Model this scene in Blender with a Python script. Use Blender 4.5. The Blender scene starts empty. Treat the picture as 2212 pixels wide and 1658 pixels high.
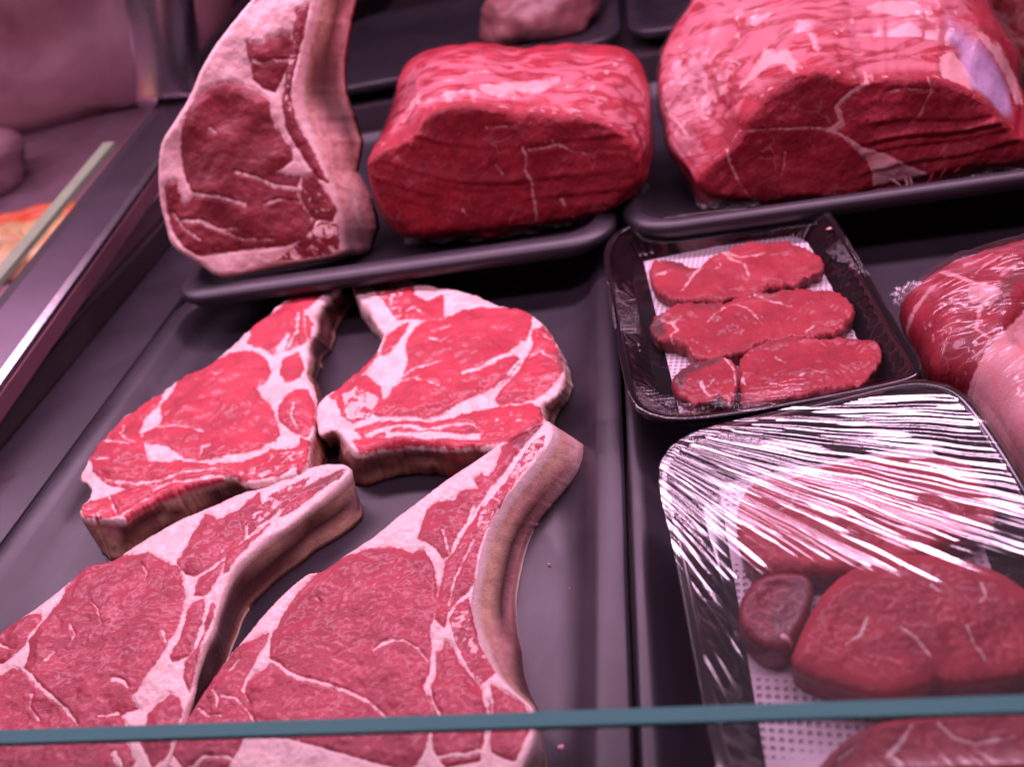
import bpy, bmesh, math, random
import numpy as np
from mathutils import Vector, Matrix, noise
from mathutils.geometry import delaunay_2d_cdt
random.seed(7); np.random.seed(7)
S = bpy.context.scene
C = S.collection
# ------------------------------------------------------------------ camera
F = 1790.0; CX, CY = 1106.0, 829.0; H = 0.42       # focal length and centre in photo pixels (2212 wide), eye height
ax = np.array([9400, -1037, -1790.]); ax /= np.linalg.norm(ax)
ay = np.array([185, -1406, 1790.]); ay -= ay.dot(ax) * ax; ay /= np.linalg.norm(ay)
az = np.cross(ax, ay)
cam = bpy.data.objects.new('camera', bpy.data.cameras.new('camera')); C.objects.link(cam)
R3 = np.array([[ax[0], -ax[1], -ax[2]], [ay[0], -ay[1], -ay[2]], [az[0], -az[1], -az[2]]])
M = Matrix([[*R3[0], 0], [*R3[1], 0], [*R3[2], H], [0, 0, 0, 1]])
cam.matrix_world = M
cam.data.sensor_width = 36; cam.data.lens = 36 * F / 2212
cam.data.clip_start = 0.01; cam.data.clip_end = 60
cam.data.dof.use_dof = True; cam.data.dof.focus_distance = 0.56; cam.data.dof.aperture_fstop = 4.6
S.camera = cam
# ------------------------------------------------------------------ world, lamps, exposure
w = bpy.data.worlds.new('World'); S.world = w; w.use_nodes = True
w.node_tree.nodes['Background'].inputs[0].default_value = (0.75, 0.45, 0.62, 1)
w.node_tree.nodes['Background'].inputs[1].default_value = 0.09
def area(name, loc, tgt, sx, sy, power, col):
    l = bpy.data.lights.new(name, 'AREA'); l.shape = 'RECTANGLE'; l.size = sx; l.size_y = sy; l.energy = power; l.color = col
    o = bpy.data.objects.new(name, l); C.objects.link(o); o.location = loc
    d = (Vector(tgt) - Vector(loc)).normalized()
    o.rotation_euler = d.to_track_quat('-Z', 'Y').to_euler()
    return o
PINK = (1.0, 0.57, 0.86)
area('case_lamp', (-0.50, 0.93, 0.76), (-0.50, 0.62, 0.0), 2.4, 0.11, 26.0, PINK)
area('case_lamp', (-0.55, 0.42, 0.96), (-0.55, 0.62, 0.0), 2.4, 0.15, 11.0, PINK)
S.view_settings.view_transform = 'Standard'; S.view_settings.look = 'None'
S.view_settings.exposure = -0.22; S.view_settings.gamma = 1.0; S.view_settings.use_curve_mapping = False
S.cycles.use_denoising = True; S.cycles.max_bounces = 10; S.cycles.transparent_max_bounces = 16
S.cycles.caustics_reflective = False; S.cycles.caustics_refractive = False
S.cycles.sample_clamp_indirect = 4.0

# ------------------------------------------------------------------ photo views -> world
VIEWS = {'P': (0, 0, 1.8183), 'V1': (0, 0, .72394), 'V2': (1300, 0, .67568), 'V3': (2400, 0, .73327), 'V4': (200, 1000, .75406),
         'V5': (1100, 1000, .66351), 'V6': (0, 1800, .73206), 'V7': (700, 1600, .85268), 'V8': (2300, 750, .63291),
         'V9': (2500, 1400, .97377), 'V10': (3400, 900, .66348)}
def px(view, pts):
    ox, oy, s = VIEWS[view]
    a = np.array(pts, float).reshape(-1, 2)
    return (a * s + [ox, oy]) / 1.8183
class Plane:
    def __init__(s, p, n): s.p = np.array(p, float); s.n = np.array(n, float) / np.linalg.norm(n)
    def at(s, q):
        q = np.atleast_2d(q)
        r = np.stack([q[:, 0] - CX, q[:, 1] - CY, np.full(len(q), F)], 1)
        wv = np.stack([r @ ax, r @ ay, r @ az], 1)
        t = ((s.p - [0, 0, H]) @ s.n) / (wv @ s.n)
        return wv * t[:, None] + [0, 0, H]
    def off(s, d): return Plane(s.p + s.n * d, s.n)
def ZP(z): return Plane((0, 0, z), (0, 0, 1))
def P(x, y, z=0): return ZP(z).at([[x, y]])[0]
def tilt(y, z, deg, yaw=0):            # a face seen from the front: base line at y,z leaning back by deg from upright
    t = math.radians(deg); a = math.radians(yaw)
    return Plane((0, y, z), (math.sin(a) * math.cos(t), -math.cos(a) * math.cos(t), math.sin(t)))

# ------------------------------------------------------------------ helpers
def tag(o, label, cat, group=None, kind=None):
    if label: o['label'] = label
    if cat: o['category'] = cat
    if group: o['group'] = group
    if kind: o['kind'] = kind
    return o
def empty(name, loc, label, cat, group=None):
    o = bpy.data.objects.new(name, None); C.objects.link(o); o.location = Vector(loc); o.empty_display_size = .02
    return tag(o, label, cat, group)
def link(name, me, parent=None):
    o = bpy.data.objects.new(name, me); C.objects.link(o)
    if parent is not None:
        o.parent = parent; o.matrix_parent_inverse = Matrix.Translation(-Vector(parent.location))
    return o
def mesh(name, V, Fc, mat, parent=None, smooth=True, attrs=None, normals=None):
    me = bpy.data.meshes.new(name); me.from_pydata([tuple(v) for v in V], [], [tuple(f) for f in Fc])
    me.materials.append(mat)
    me.polygons.foreach_set('use_smooth', [smooth] * len(me.polygons))
    for k, a in (attrs or {}).items():
        a = np.asarray(a, float)
        if a.ndim == 1:
            at = me.attributes.new(k, 'FLOAT', 'POINT'); at.data.foreach_set('value', a)
        else:
            at = me.attributes.new(k, 'FLOAT_COLOR', 'POINT'); at.data.foreach_set('color', np.hstack([a, np.ones((len(a), 1))]).ravel())
    me.update()
    if normals is not None: me.normals_split_custom_set_from_vertices([tuple(n) for n in normals])
    return link(name, me, parent)
def resample(p, step=None, n=None, closed=True):
    p = np.asarray(p, float)
    q = np.vstack([p, p[:1]]) if closed else p
    d = np.r_[0, np.cumsum(np.linalg.norm(np.diff(q, axis=0), axis=1))]
    if n is None: n = max(8, int(d[-1] / step))
    t = np.linspace(0, d[-1], n, endpoint=not closed)
    return np.stack([np.interp(t, d, q[:, k]) for k in range(q.shape[1])], 1)
def smoothpoly(p, it=2):                # Chaikin rounding of a closed contour
    p = np.asarray(p, float)
    for _ in range(it):
        q = np.roll(p, -1, 0); a = .75 * p + .25 * q; b = .25 * p + .75 * q
        p = np.stack([a, b], 1).reshape(-1, p.shape[1])
    return p
def segdist(pts, poly, closed=True):
    a = np.asarray(poly, float); b = np.roll(a, -1, 0)
    if not closed: a, b = a[:-1], b[:-1]
    best = np.full(len(pts), 1e9); arg = np.zeros(len(pts), int); par = np.zeros(len(pts))
    for i, (p, q) in enumerate(zip(a, b)):
        d = q - p; L = max(d @ d, 1e-12)
        t = np.clip(((pts - p) @ d) / L, 0, 1)
        dd = np.linalg.norm(pts - p - t[:, None] * d, axis=1)
        m = dd < best; best[m] = dd[m]; arg[m] = i; par[m] = t[m]
    return best, arg + par
def inside(pts, poly):
    x, y = pts[:, 0], pts[:, 1]; c = np.zeros(len(pts), bool)
    a = np.asarray(poly); b = np.roll(a, -1, 0)
    for (x0, y0), (x1, y1) in zip(a, b):
        if y0 == y1: continue
        m = ((y0 > y) != (y1 > y)) & (x < (x1 - x0) * (y - y0) / (y1 - y0) + x0)
        c ^= m
    return c
def sdf(pts, poly):                     # positive inside
    d, _ = segdist(pts, poly); return np.where(inside(pts, poly), d, -d)
def nz(pts, sc, seed=0.0):
    return np.array([noise.noise(Vector((p[0] * sc + seed, p[1] * sc - seed, (p[2] * sc if len(p) > 2 else 0) + seed))) for p in pts])
def vnormals(V, Fc):
    V = np.asarray(V); N = np.zeros_like(V); T = []
    for f in Fc:
        for k in range(1, len(f) - 1): T.append((f[0], f[k], f[k + 1]))
    T = np.array(T); n = np.cross(V[T[:, 1]] - V[T[:, 0]], V[T[:, 2]] - V[T[:, 0]])
    for k in range(3): np.add.at(N, T[:, k], n)
    return N / np.maximum(np.linalg.norm(N, axis=1), 1e-12)[:, None]

# ------------------------------------------------------------------ materials
class NT:
    def __init__(s, name):
        s.m = bpy.data.materials.new(name); s.m.use_nodes = True; s.t = s.m.node_tree; s.n = s.t.nodes
        s.b = s.n['Principled BSDF']; s.out = s.n['Material Output']
    def a(s, ty, **kw):
        n = s.n.new(ty)
        for k, v in kw.items(): setattr(n, k, v)
        return n
    def l(s, a, b): s.t.links.new(a, b)
    def val(s, sock, v):
        if hasattr(v, 'is_output') or isinstance(v, bpy.types.NodeSocket): s.l(v, sock)
        else: sock.default_value = v
    def attr(s, name, out='Fac'): return s.a('ShaderNodeAttribute', attribute_name=name).outputs[out]
    def math(s, op, a, b=0.0, clamp=False):
        n = s.a('ShaderNodeMath', operation=op, use_clamp=clamp); s.val(n.inputs[0], a); s.val(n.inputs[1], b); return n.outputs[0]
    def mix(s, f, a, b):
        n = s.a('ShaderNodeMix', data_type='RGBA'); s.val(n.inputs[0], f)
        for i, v in ((6, a), (7, b)):
            s.val(n.inputs[i], v if isinstance(v, bpy.types.NodeSocket) else (*v, 1))
        return n.outputs[2]
    def coord(s): return s.a('ShaderNodeTexCoord').outputs['Object']
    def map(s, vec, scale=(1, 1, 1), rot=(0, 0, 0)):
        n = s.a('ShaderNodeMapping'); s.l(vec, n.inputs[0]); n.inputs['Scale'].default_value = scale; n.inputs['Rotation'].default_value = rot; return n.outputs[0]
    def noise(s, vec, scale, det=3, rough=.55, dist=0.0):
        n = s.a('ShaderNodeTexNoise'); s.l(vec, n.inputs['Vector']); n.inputs['Scale'].default_value = scale
        n.inputs['Detail'].default_value = det; n.inputs['Roughness'].default_value = rough; n.inputs['Distortion'].default_value = dist; return n.outputs['Fac']
    def vor(s, vec, scale, feat='F1', rnd=1.0):
        n = s.a('ShaderNodeTexVoronoi', feature=feat); s.l(vec, n.inputs['Vector']); n.inputs['Scale'].default_value = scale; n.inputs['Randomness'].default_value = rnd; return n.outputs['Distance']
    def ss(s, v, lo, hi):
        n = s.a('ShaderNodeMapRange', interpolation_type='SMOOTHSTEP'); s.val(n.inputs[0], v); n.inputs[1].default_value = lo; n.inputs[2].default_value = hi; return n.outputs[0]
    def bump(s, h, dist, st=1.0, nrm=None):
        n = s.a('ShaderNodeBump'); s.l(h, n.inputs['Height']); n.inputs['Distance'].default_value = dist; n.inputs['Strength'].default_value = st
        if nrm is not None: s.l(nrm, n.inputs['Normal'])
        return n.outputs[0]

def meat_material(name, lean=(.44, .035, .055), lean2=(.30, .018, .032), fatc=(.90, .66, .62), rough=.36, fibre=(0, 0, .4), marb=.5, fatred=.45, sidevar=.75, bd=.0012, spec=.5, coat=.3, aniso=3.2):
    t = NT(name); c = t.coord()
    fat, tint, side, spk, memb = (t.attr(k) for k in ('fat', 'tint', 'side', 'spk', 'memb'))
    scol = t.attr('scol', 'Color')
    n1 = t.noise(c, 160, 4); n2 = t.noise(c, 45, 3); n3 = t.noise(c, 700, 2, .6)
    f = t.math('ADD', fat, t.math('MULTIPLY', t.math('SUBTRACT', n1, .5), 13.0))
    f = t.math('ADD', f, t.math('MULTIPLY', t.math('SUBTRACT', n3, .5), 5.0))
    # fine marbling and muscle-bundle seams inside the lean
    fm = t.map(c, (1, aniso, 1), fibre)
    warp = t.a('ShaderNodeVectorMath', operation='ADD')
    wn = t.a('ShaderNodeTexNoise'); t.l(c, wn.inputs['Vector']); wn.inputs['Scale'].default_value = 40
    sc_ = t.a('ShaderNodeVectorMath', operation='SCALE'); t.l(wn.outputs['Color'], sc_.inputs[0]); sc_.inputs['Scale'].default_value = .028
    t.l(fm, warp.inputs[0]); t.l(sc_.outputs[0], warp.inputs[1]); wf = warp.outputs[0]
    cell = t.vor(wf, 38, 'DISTANCE_TO_EDGE')
    seam = t.math('MULTIPLY', t.ss(cell, .07, .0), t.math('MULTIPLY', t.ss(t.noise(c, 28, 2), .50, .72), .7))
    spots = t.math('MULTIPLY', t.ss(t.vor(wf, 130, 'F1'), .24, .08), t.ss(t.noise(c, 75, 2), .56, .68))
    grain = t.noise(wf, 520, 4, .65)
    leancol = t.mix(t.ss(n2, .3, .7), lean2, lean)
    leancol = t.mix(t.math('MULTIPLY', t.ss(t.noise(wf, 60, 5, .62, .8),   .50, .72), .26), leancol, tuple(x * .62 for x in lean2))
    leancol = t.mix(t.math('MULTIPLY', t.ss(t.noise(wf, 190, 4, .6), .52, .70), .20), leancol, (.64, .12, .15))
    leancol = t.mix(t.math('MULTIPLY', t.ss(grain, .5, .75), .20), leancol, (.66, .15, .18))
    leancol = t.mix(t.math('MULTIPLY', t.math('ADD', seam, spots, True), marb), leancol, (.80, .42, .40))
    leancol = t.mix(t.math('MULTIPLY', t.ss(t.math('ADD', spk, t.math('MULTIPLY', t.math('SUBTRACT', t.noise(c, 110, 3, .6, .8), .5), 2.6)), .55, .8), t.ss(spk, .05, .3)), leancol, (.85, .52, .50))
    leancol = t.mix(tint, leancol, (.10, .035, .032))
    mm = t.math('MULTIPLY', memb, t.ss(t.math('ADD', t.noise(t.map(c, (.4, 1.2, 1.3), (0, .1, .15)), 38, 5, .6, 1.6), t.math('MULTIPLY', memb, .04)), .44, .60))
    leancol = t.mix(t.math('MULTIPLY', mm, .75), leancol, (.60, .20, .24))
    fatcol = t.mix(t.math('MULTIPLY', t.ss(t.noise(c, 70, 5, .6, .6), .42, .68), fatred), fatc, (.72, .22, .22))
    fatcol = t.mix(t.math('MULTIPLY', t.ss(t.noise(c, 260, 3), .66, .75), .35), fatcol, (.6, .12, .1))
    col = t.mix(t.ss(f, -2.2, 2.4), leancol, fatcol)
    sn = t.mix(t.math('MULTIPLY', t.ss(t.noise(c, 110, 4, .65), .40, .66), sidevar), scol, t.mix(.6, scol, (.16, .030, .028)))
    sn = t.mix(t.math('MULTIPLY', t.ss(t.noise(c, 330, 3, .6), .62, .74), .25), sn, (.60, .34, .27))
    col = t.mix(side, col, sn)
    t.l(col, t.b.inputs['Base Color'])
    r = t.math('ADD', rough, t.math('MULTIPLY', n1, .22)); t.l(r, t.b.inputs['Roughness'])
    t.b.inputs['Subsurface Weight'].default_value = .12; t.b.inputs['Subsurface Radius'].default_value = (.004, .0012, .001); t.b.inputs['Subsurface Scale'].default_value = 1.0
    t.b.inputs['Specular IOR Level'].default_value = spec
    t.b.inputs['Coat Weight'].default_value = coat; t.b.inputs['Coat Roughness'].default_value = .22
    h = t.math('ADD', t.math('MULTIPLY', grain, .55), t.math('MULTIPLY', n1, .7))
    h = t.math('ADD', h, t.math('MULTIPLY', t.noise(c, 1500, 2), .22))
    h = t.math('SUBTRACT', h, t.math('MULTIPLY', t.ss(cell, .05, .0), .10))
    t.l(t.bump(h, bd, .8), t.b.inputs['Normal'])
    return t.m
M_RED = meat_material('fresh_red_beef', (.58, .038, .066), (.42, .018, .040), rough=.40, fatred=.42)
M_AGED = meat_material('matte_beef', (.47, .046, .080), (.34, .024, .048), rough=.32, fibre=(0, 0, 1.1), marb=.42, fatred=.2, sidevar=.5, bd=.0013)
M_DARK = meat_material('dark_beef', (.27, .018, .030), (.18, .010, .018), fatc=(.80, .52, .50), rough=.36, marb=.2, fatred=.2, bd=.0007)
M_ROAST = meat_material('roast_beef', (.36, .018, .034), (.24, .010, .022), fatc=(.66, .34, .34), rough=.44, marb=.35, sidevar=.15, spec=.3, coat=0)
M_FILLET = meat_material('fillet_beef', (.52, .038, .056), (.38, .018, .034), rough=.38, fibre=(0, 0, .3), marb=.3, bd=.0016, aniso=7.0)

def simple(name, col, rough=.4, metal=0.0, bumpd=0.0, bscale=200, var=.12, spec=.5, coat=0.0):
    t = NT(name); c = t.coord()
    n = t.noise(c, 9, 4); dark = tuple(x * (1 - var) for x in col); lite = tuple(min(1, x * (1 + var)) for x in col)
    t.l(t.mix(t.ss(n, .3, .7), dark, lite), t.b.inputs['Base Color'])
    t.l(t.math('ADD', rough - .04, t.math('MULTIPLY', t.noise(c, 30, 5, .7), .09)), t.b.inputs['Roughness'])
    t.b.inputs['Metallic'].default_value = metal; t.b.inputs['Specular IOR Level'].default_value = spec; t.b.inputs['Coat Weight'].default_value = coat
    if bumpd: t.l(t.bump(t.noise(c, bscale, 3), bumpd, .6), t.b.inputs['Normal'])
    return t.m
def tray_material(name, col=(.026, .021, .029), rough=.37):
    t = NT(name); c = t.coord()
    dust = t.math('MULTIPLY', t.ss(t.vor(c, 55, 'F1'), .040, .022), t.ss(t.noise(c, 17, 2), .50, .60))
    smear = t.ss(t.noise(c, 11, 5, .6, .6), .42, .75)
    base = t.mix(smear, col, tuple(x * 1.35 for x in col))
    t.l(t.mix(t.math('MULTIPLY', dust, .55), base, (.55, .42, .42)), t.b.inputs['Base Color'])
    wet = t.ss(t.noise(c, 8, 3, .5, .8), .60, .66)
    t.l(t.math('SUBTRACT', t.math('ADD', rough - .05, t.math('MULTIPLY', t.noise(c, 22, 5, .65), .16)), t.math('MULTIPLY', wet, .10)), t.b.inputs['Roughness'])
    t.l(t.bump(t.noise(c, 1400, 2), .0002, .35), t.b.inputs['Normal'])
    return t.m
M_TRAY = tray_material('black_melamine')
M_DECK = simple('dark_deck', (.045, .034, .042), .35)
M_STEEL = simple('brushed_steel', (.62, .56, .60), .26, 1.0, .0002, 60)
M_STEELD = simple('dull_steel', (.15, .115, .145), .42, 1.0, .0002, 40)
M_WALL = simple('smoked_side_panel', (.07, .05, .055), .12, 0.6)
M_PACK = simple('black_clear_plastic', (.012, .010, .012), .07, spec=.6)
def glassy(name, tint, rough=.0, ior=1.5):
    t = NT(name); b = t.b; b.inputs['Transmission Weight'].default_value = 1; b.inputs['Base Color'].default_value = (*tint, 1)
    b.inputs['Roughness'].default_value = rough; b.inputs['IOR'].default_value = ior; return t.m
M_GLASS = glassy('clear_glass', (.95, .985, .97))
def thin(name, tint=(.93, .93, .94), ior=1.5, rough=.05, bumpfn=None, k=1.0, milky=0.0, soft=0.0):
    t = NT(name); t.n.remove(t.b)
    tr = t.a('ShaderNodeBsdfTransparent'); tr.inputs[0].default_value = (*tint, 1)
    gl = t.a('ShaderNodeBsdfGlossy'); gl.inputs['Roughness'].default_value = rough; gl.inputs[0].default_value = (1, 1, 1, 1)
    geo = t.a('ShaderNodeNewGeometry'); nrm = geo.outputs['Normal']
    if bumpfn:
        nrm = bumpfn(t); t.l(nrm, gl.inputs['Normal'])
    dt = t.a('ShaderNodeVectorMath', operation='DOT_PRODUCT'); t.l(nrm, dt.inputs[0]); t.l(geo.outputs['Incoming'], dt.inputs[1])
    f0 = ((ior - 1) / (ior + 1)) ** 2 * 2          # two faces of a thin sheet
    sch = t.math('POWER', t.math('SUBTRACT', 1.0, t.math('ABSOLUTE', dt.outputs['Value']), True), 5.0)
    fac = t.math('ADD', f0, t.math('MULTIPLY', sch, 1 - f0))
    mx = t.a('ShaderNodeMixShader'); t.l(t.math('MULTIPLY', fac, k, True), mx.inputs[0]); t.l(tr.outputs[0], mx.inputs[1]); t.l(gl.outputs[0], mx.inputs[2])
    if soft:
        g2 = t.a('ShaderNodeBsdfGlossy'); g2.inputs['Roughness'].default_value = .34; g2.inputs[0].default_value = (1, 1, 1, 1); t.l(nrm, g2.inputs['Normal'])
        mg = t.a('ShaderNodeMixShader'); mg.inputs[0].default_value = soft; t.l(gl.outputs[0], mg.inputs[1]); t.l(g2.outputs[0], mg.inputs[2]); t.l(mg.outputs[0], mx.inputs[2])
    out = mx.outputs[0]
    if milky:
        df = t.a('ShaderNodeBsdfDiffuse'); df.inputs[0].default_value = (.8, .76, .8, 1)
        m2 = t.a('ShaderNodeMixShader'); m2.inputs[0].default_value = milky; t.l(out, m2.inputs[1]); t.l(df.outputs[0], m2.inputs[2]); out = m2.outputs[0]
    t.l(out, t.out.inputs[0]); return t.m
def wrinkle(scale=(1, 1, 1), rot=(0, 0, 0), d=.002, sc=60, s2=160):
    def fn(t):
        c = t.map(t.coord(), scale, rot)
        h = t.math('ADD', t.noise(c, sc, 3, .5, .6), t.math('MULTIPLY', t.noise(t.coord(), s2, 3), .18))
        return t.bump(h, d, 1.0)
    return fn
M_PANE = thin('partition_glass', (.90, .93, .92), 1.5, .02)
def wkr(t):
    c = t.map(t.coord(), (1, .3, 1.7), (.4, .3, .7)); m = t.ss(t.noise(t.coord(), 16, 2), .46, .66)
    h = t.math('MULTIPLY', t.noise(c, 75, 3, .55, .6), t.math('ADD', m, .12))
    return t.bump(h, .0026, 1.0)
M_FILMR = thin('roast_cling_film', (.97, .95, .96), 1.38, .16, wkr, .55, 0, .3)
M_FILMR1 = thin('roast_cling_film_snug', (.97, .95, .96), 1.38, .2, wkr, .22)

# ------------------------------------------------------------------ cap + side slab
def meat_fields(pts, d):
    """pts in photo pixels -> fat / tint / spk / memb fields, bulge"""
    n = len(pts); sdm = np.full(n, -60.0); tint = np.zeros(n); spk = np.zeros(n); memb = np.zeros(n)
    if not d.get('muscles'): sdm[:] = 40.0
    for m in d.get('muscles', []):
        s_ = sdf(pts, m); sdm = np.maximum(sdm, s_)
    cls = sdm.copy()
    fat = -sdm - 1.8
    for m in d.get('fats', []):
        s_ = sdf(pts, m); fat = np.maximum(fat, s_); cls = np.minimum(cls, np.where(s_ > -2, -s_, cls))
    for line, wd in d.get('streaks', []):
        dd, par = segdist(pts, line, False)
        u = par / max(1, len(line) - 1)
        fat = np.maximum(fat, wd * .5 * (1 - .55 * u) - dd)
    for m, v in d.get('tints', []): tint = np.maximum(tint, v * np.clip(sdf(pts, m) / 10 + .5, 0, 1))
    for m, v in d.get('specks', []):
        k = np.clip(sdf(pts, m) / 6 + .5, 0, 1); spk = np.maximum(spk, v * k); fat = np.where(k > .5, np.minimum(fat, -8), fat)
    for m in []: pass
    for m, v in d.get('membs', []): memb = np.maximum(memb, v * np.clip(sdf(pts, m) / 12 + .5, 0, 1))
    bulge = np.clip(sdm, 0, 22) / 22
    bulge = bulge - .9 * np.clip(1 - np.abs(fat) / 5, 0, 1) * .6
    return fat, tint, spk, memb, bulge, cls
COL = dict(tan=(.66, .42, .29), pink=(.66, .33, .31), dark=(.060, .022, .022), brown=(.15, .055, .042), red=(.42, .05, .05), fat=(.84, .60, .54),
           bone=(.60, .38, .30), lean=(.34, .03, .045), grey=(.32, .22, .22), blood=(.30, .03, .03))
def cap_mesh(poly, step, jit=.25):
    b = resample(poly, step)
    lo, hi = b.min(0), b.max(0)
    gx, gy = np.meshgrid(np.arange(lo[0], hi[0], step), np.arange(lo[1], hi[1], step * .866))
    gx[1::2] += step / 2
    g = np.stack([gx.ravel(), gy.ravel()], 1) + (np.random.rand(gx.size, 2) - .5) * step * jit
    g = g[inside(g, b)]
    dd, _ = segdist(g, b); g = g[dd > step * .55]
    allp = np.vstack([b, g]); n = len(b)
    r = delaunay_2d_cdt([Vector(p) for p in allp], [], [list(range(n))], 1, 1e-6)
    v2 = np.array([tuple(v) for v in r[0]]); tris = [tuple(f) for f in r[2]]
    bidx = np.full(n, -1)
    for i, src in enumerate(r[3]):
        for k in src:
            if k < n: bidx[k] = i
    return v2, tris, bidx
def slab(root, d, plane, thick, mat, step=3.0, R=.003, Rw=12.0, bul=.0015, rough_=.0011, rings=8, split=True, side='fat', anchors=(), names=('lean_meat', 'fat', 'rib_bone'), out=0.0, wav=0.0, rag=1.5, seed=1.0, srn=1.0):
    """d: field dict (photo px). plane: plane of the rim of the top face; thick: depth below it."""
    poly = np.asarray(d['outline'])
    poly = resample(smoothpoly(poly, d.get('round', 1)), step)
    nn = nz(poly, .06, seed) * rag + nz(poly, .25, seed + 3) * rag * .7 + nz(poly, .17, seed + 5) * rag * .5
    tang = np.roll(poly, -1, 0) - np.roll(poly, 1, 0); tang /= np.maximum(np.linalg.norm(tang, axis=1), 1e-9)[:, None]
    poly = poly + np.stack([tang[:, 1], -tang[:, 0]], 1) * nn[:, None]
    v2, tris, bidx = cap_mesh(poly, step)
    fat, tint, spk, memb, bulge, cls = meat_fields(v2, d)
    dist, _ = segdist(v2, poly)
    k = np.clip(dist / Rw, 0, 1); dome = R * np.sqrt(np.clip(1 - (1 - k) ** 2, 0, 1))
    W = plane.at(v2)
    macro = nz(W, 28, seed) * wav * k + nz(W, 110, seed) * rough_ * 1.2 * k + nz(W, 330, seed) * rough_ * .5 * k
    W = W + plane.n * (dome + bulge * bul * k + macro)[:, None]
    V = [W]; n0 = len(W); nb = len(bidx)
    Fc = [t for t in tris]; fcl = []
    cc = np.array(tris); mc = cls[cc].mean(1)
    bonep = [np.asarray(b) for b in d.get('bones', [])]
    cen = v2[cc].mean(1); isb = np.zeros(len(cen), bool)
    for b in bonep: isb |= inside(cen, b)
    fcl = list(np.where(isb, 2, np.where(mc > 0, 0, 1)))
    # orientation of the triangles: outwards along plane.n
    t0 = W[cc]; nrm = np.cross(t0[:, 1] - t0[:, 0], t0[:, 2] - t0[:, 0]) @ plane.n
    if np.median(nrm) < 0: Fc = [f[::-1] for f in Fc]
    # base ring
    bp = v2[bidx]; Wt = W[bidx]; basep = plane.off(-thick)
    Wb = Wt - plane.n * thick
    cenw = Wt.mean(0)
    tg = np.roll(Wt, -1, 0) - np.roll(Wt, 1, 0); on = np.cross(tg, plane.n); on /= np.maximum(np.linalg.norm(on, axis=1), 1e-9)[:, None]
    if ((Wt - cenw) * on).sum() < 0: on = -on
    Wb = Wb + on * out
    sc = np.tile(np.array(COL[side]), (nb, 5, 1)).reshape(nb, 5, 3); scl = np.full(nb, 1 if side == 'fat' else 0)
    offs = np.zeros((nb, 3)); bulg = np.zeros(nb)
    if anchors:
        pos = []; 
        for a in anchors:
            i = int(np.argmin(np.linalg.norm(bp - a[0], axis=1)))
            o = (basep.at(a[1])[0] - Wb[i]) if a[1] is not None else np.zeros(3)
            pos.append((i, o, np.array([COL[x] for x in a[2]]), a[3] if len(a) > 3 else 2, a[4] if len(a) > 4 else 0.0))
        # anchors come in contour order; walk from first to last the way the list goes
        idx = [p[0] for p in pos]
        fwd = sum(((idx[k + 1] - idx[k]) % nb) for k in range(len(idx) - 1)) <= sum(((idx[k] - idx[k + 1]) % nb) for k in range(len(idx) - 1))
        for k in range(len(pos) - 1):
            i, j = pos[k][0], pos[k + 1][0]
            m = (j - i) % nb if fwd else (i - j) % nb
            if m > nb * .6: continue
            for s_ in range(m + 1):
                q = (i + s_) % nb if fwd else (i - s_) % nb; u = s_ / max(m, 1)
                offs[q] = pos[k][1] * (1 - u) + pos[k + 1][1] * u
                sc[q] = pos[k][2] * (1 - u) + pos[k + 1][2] * u
                bulg[q] = pos[k][4] * (1 - u) + pos[k + 1][4] * u
                scl[q] = pos[k][3]
    Wb = Wb + offs
    A = dict(fat=[fat], tint=[tint], spk=[spk], memb=[memb], side=[np.zeros(n0)], scol=[np.zeros((n0, 3)) + .5])
    prev = bidx; cnt = n0
    for r in range(1, rings + 1):
        v = r / rings
        ring = Wt * (1 - v) + Wb * v + on * (np.sin(math.pi * v) * bulg)[:, None]
        ring = ring + on * (nz(ring, 90, seed) * rough_ * .6 * srn ** 2 + nz(ring, 25, seed) * rough_ * 1.6 * srn)[:, None] * min(1, v * 4)
        V.append(ring)
        x = v * 4; i0 = min(int(x), 3); fx = x - i0
        A['scol'].append(sc[:, i0] * (1 - fx) + sc[:, i0 + 1] * fx)
        A['side'].append(np.full(nb, min(1, v * rings / 1.0)))
        for kk in ('tint', 'spk', 'memb'): A[kk].append(np.zeros(nb))
        A['fat'].append(fat[bidx])
        cur = np.arange(cnt, cnt + nb); cnt += nb
        for q in range(nb):
            q2 = (q + 1) % nb
            Fc.append((prev[q], cur[q], cur[q2], prev[q2])); fcl.append(int(scl[q]))
        prev = cur
    # orient the sides outward
    Vv = np.vstack(V)
    f = Fc[len(tris)]; nn_ = np.cross(Vv[f[1]] - Vv[f[0]], Vv[f[2]] - Vv[f[0]])
    acc = 0
    for q in range(0, nb, 7):
        f = Fc[len(tris) + q]; n_ = np.cross(Vv[f[1]] - Vv[f[0]], Vv[f[3]] - Vv[f[0]]); acc += n_ @ on[q]
    if acc < 0:
        for q in range(len(tris), len(Fc)): Fc[q] = Fc[q][::-1]
    Fc.append(tuple(int(x) for x in (prev if acc < 0 else prev[::-1]))); fcl.append(int(np.bincount(scl, minlength=3).argmax()))
    A = {k: (np.concatenate(v) if k != 'scol' else np.vstack(v)) for k, v in A.items()}
    return emit(root, Vv, Fc, fcl, A, mat, names if split else None)
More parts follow.
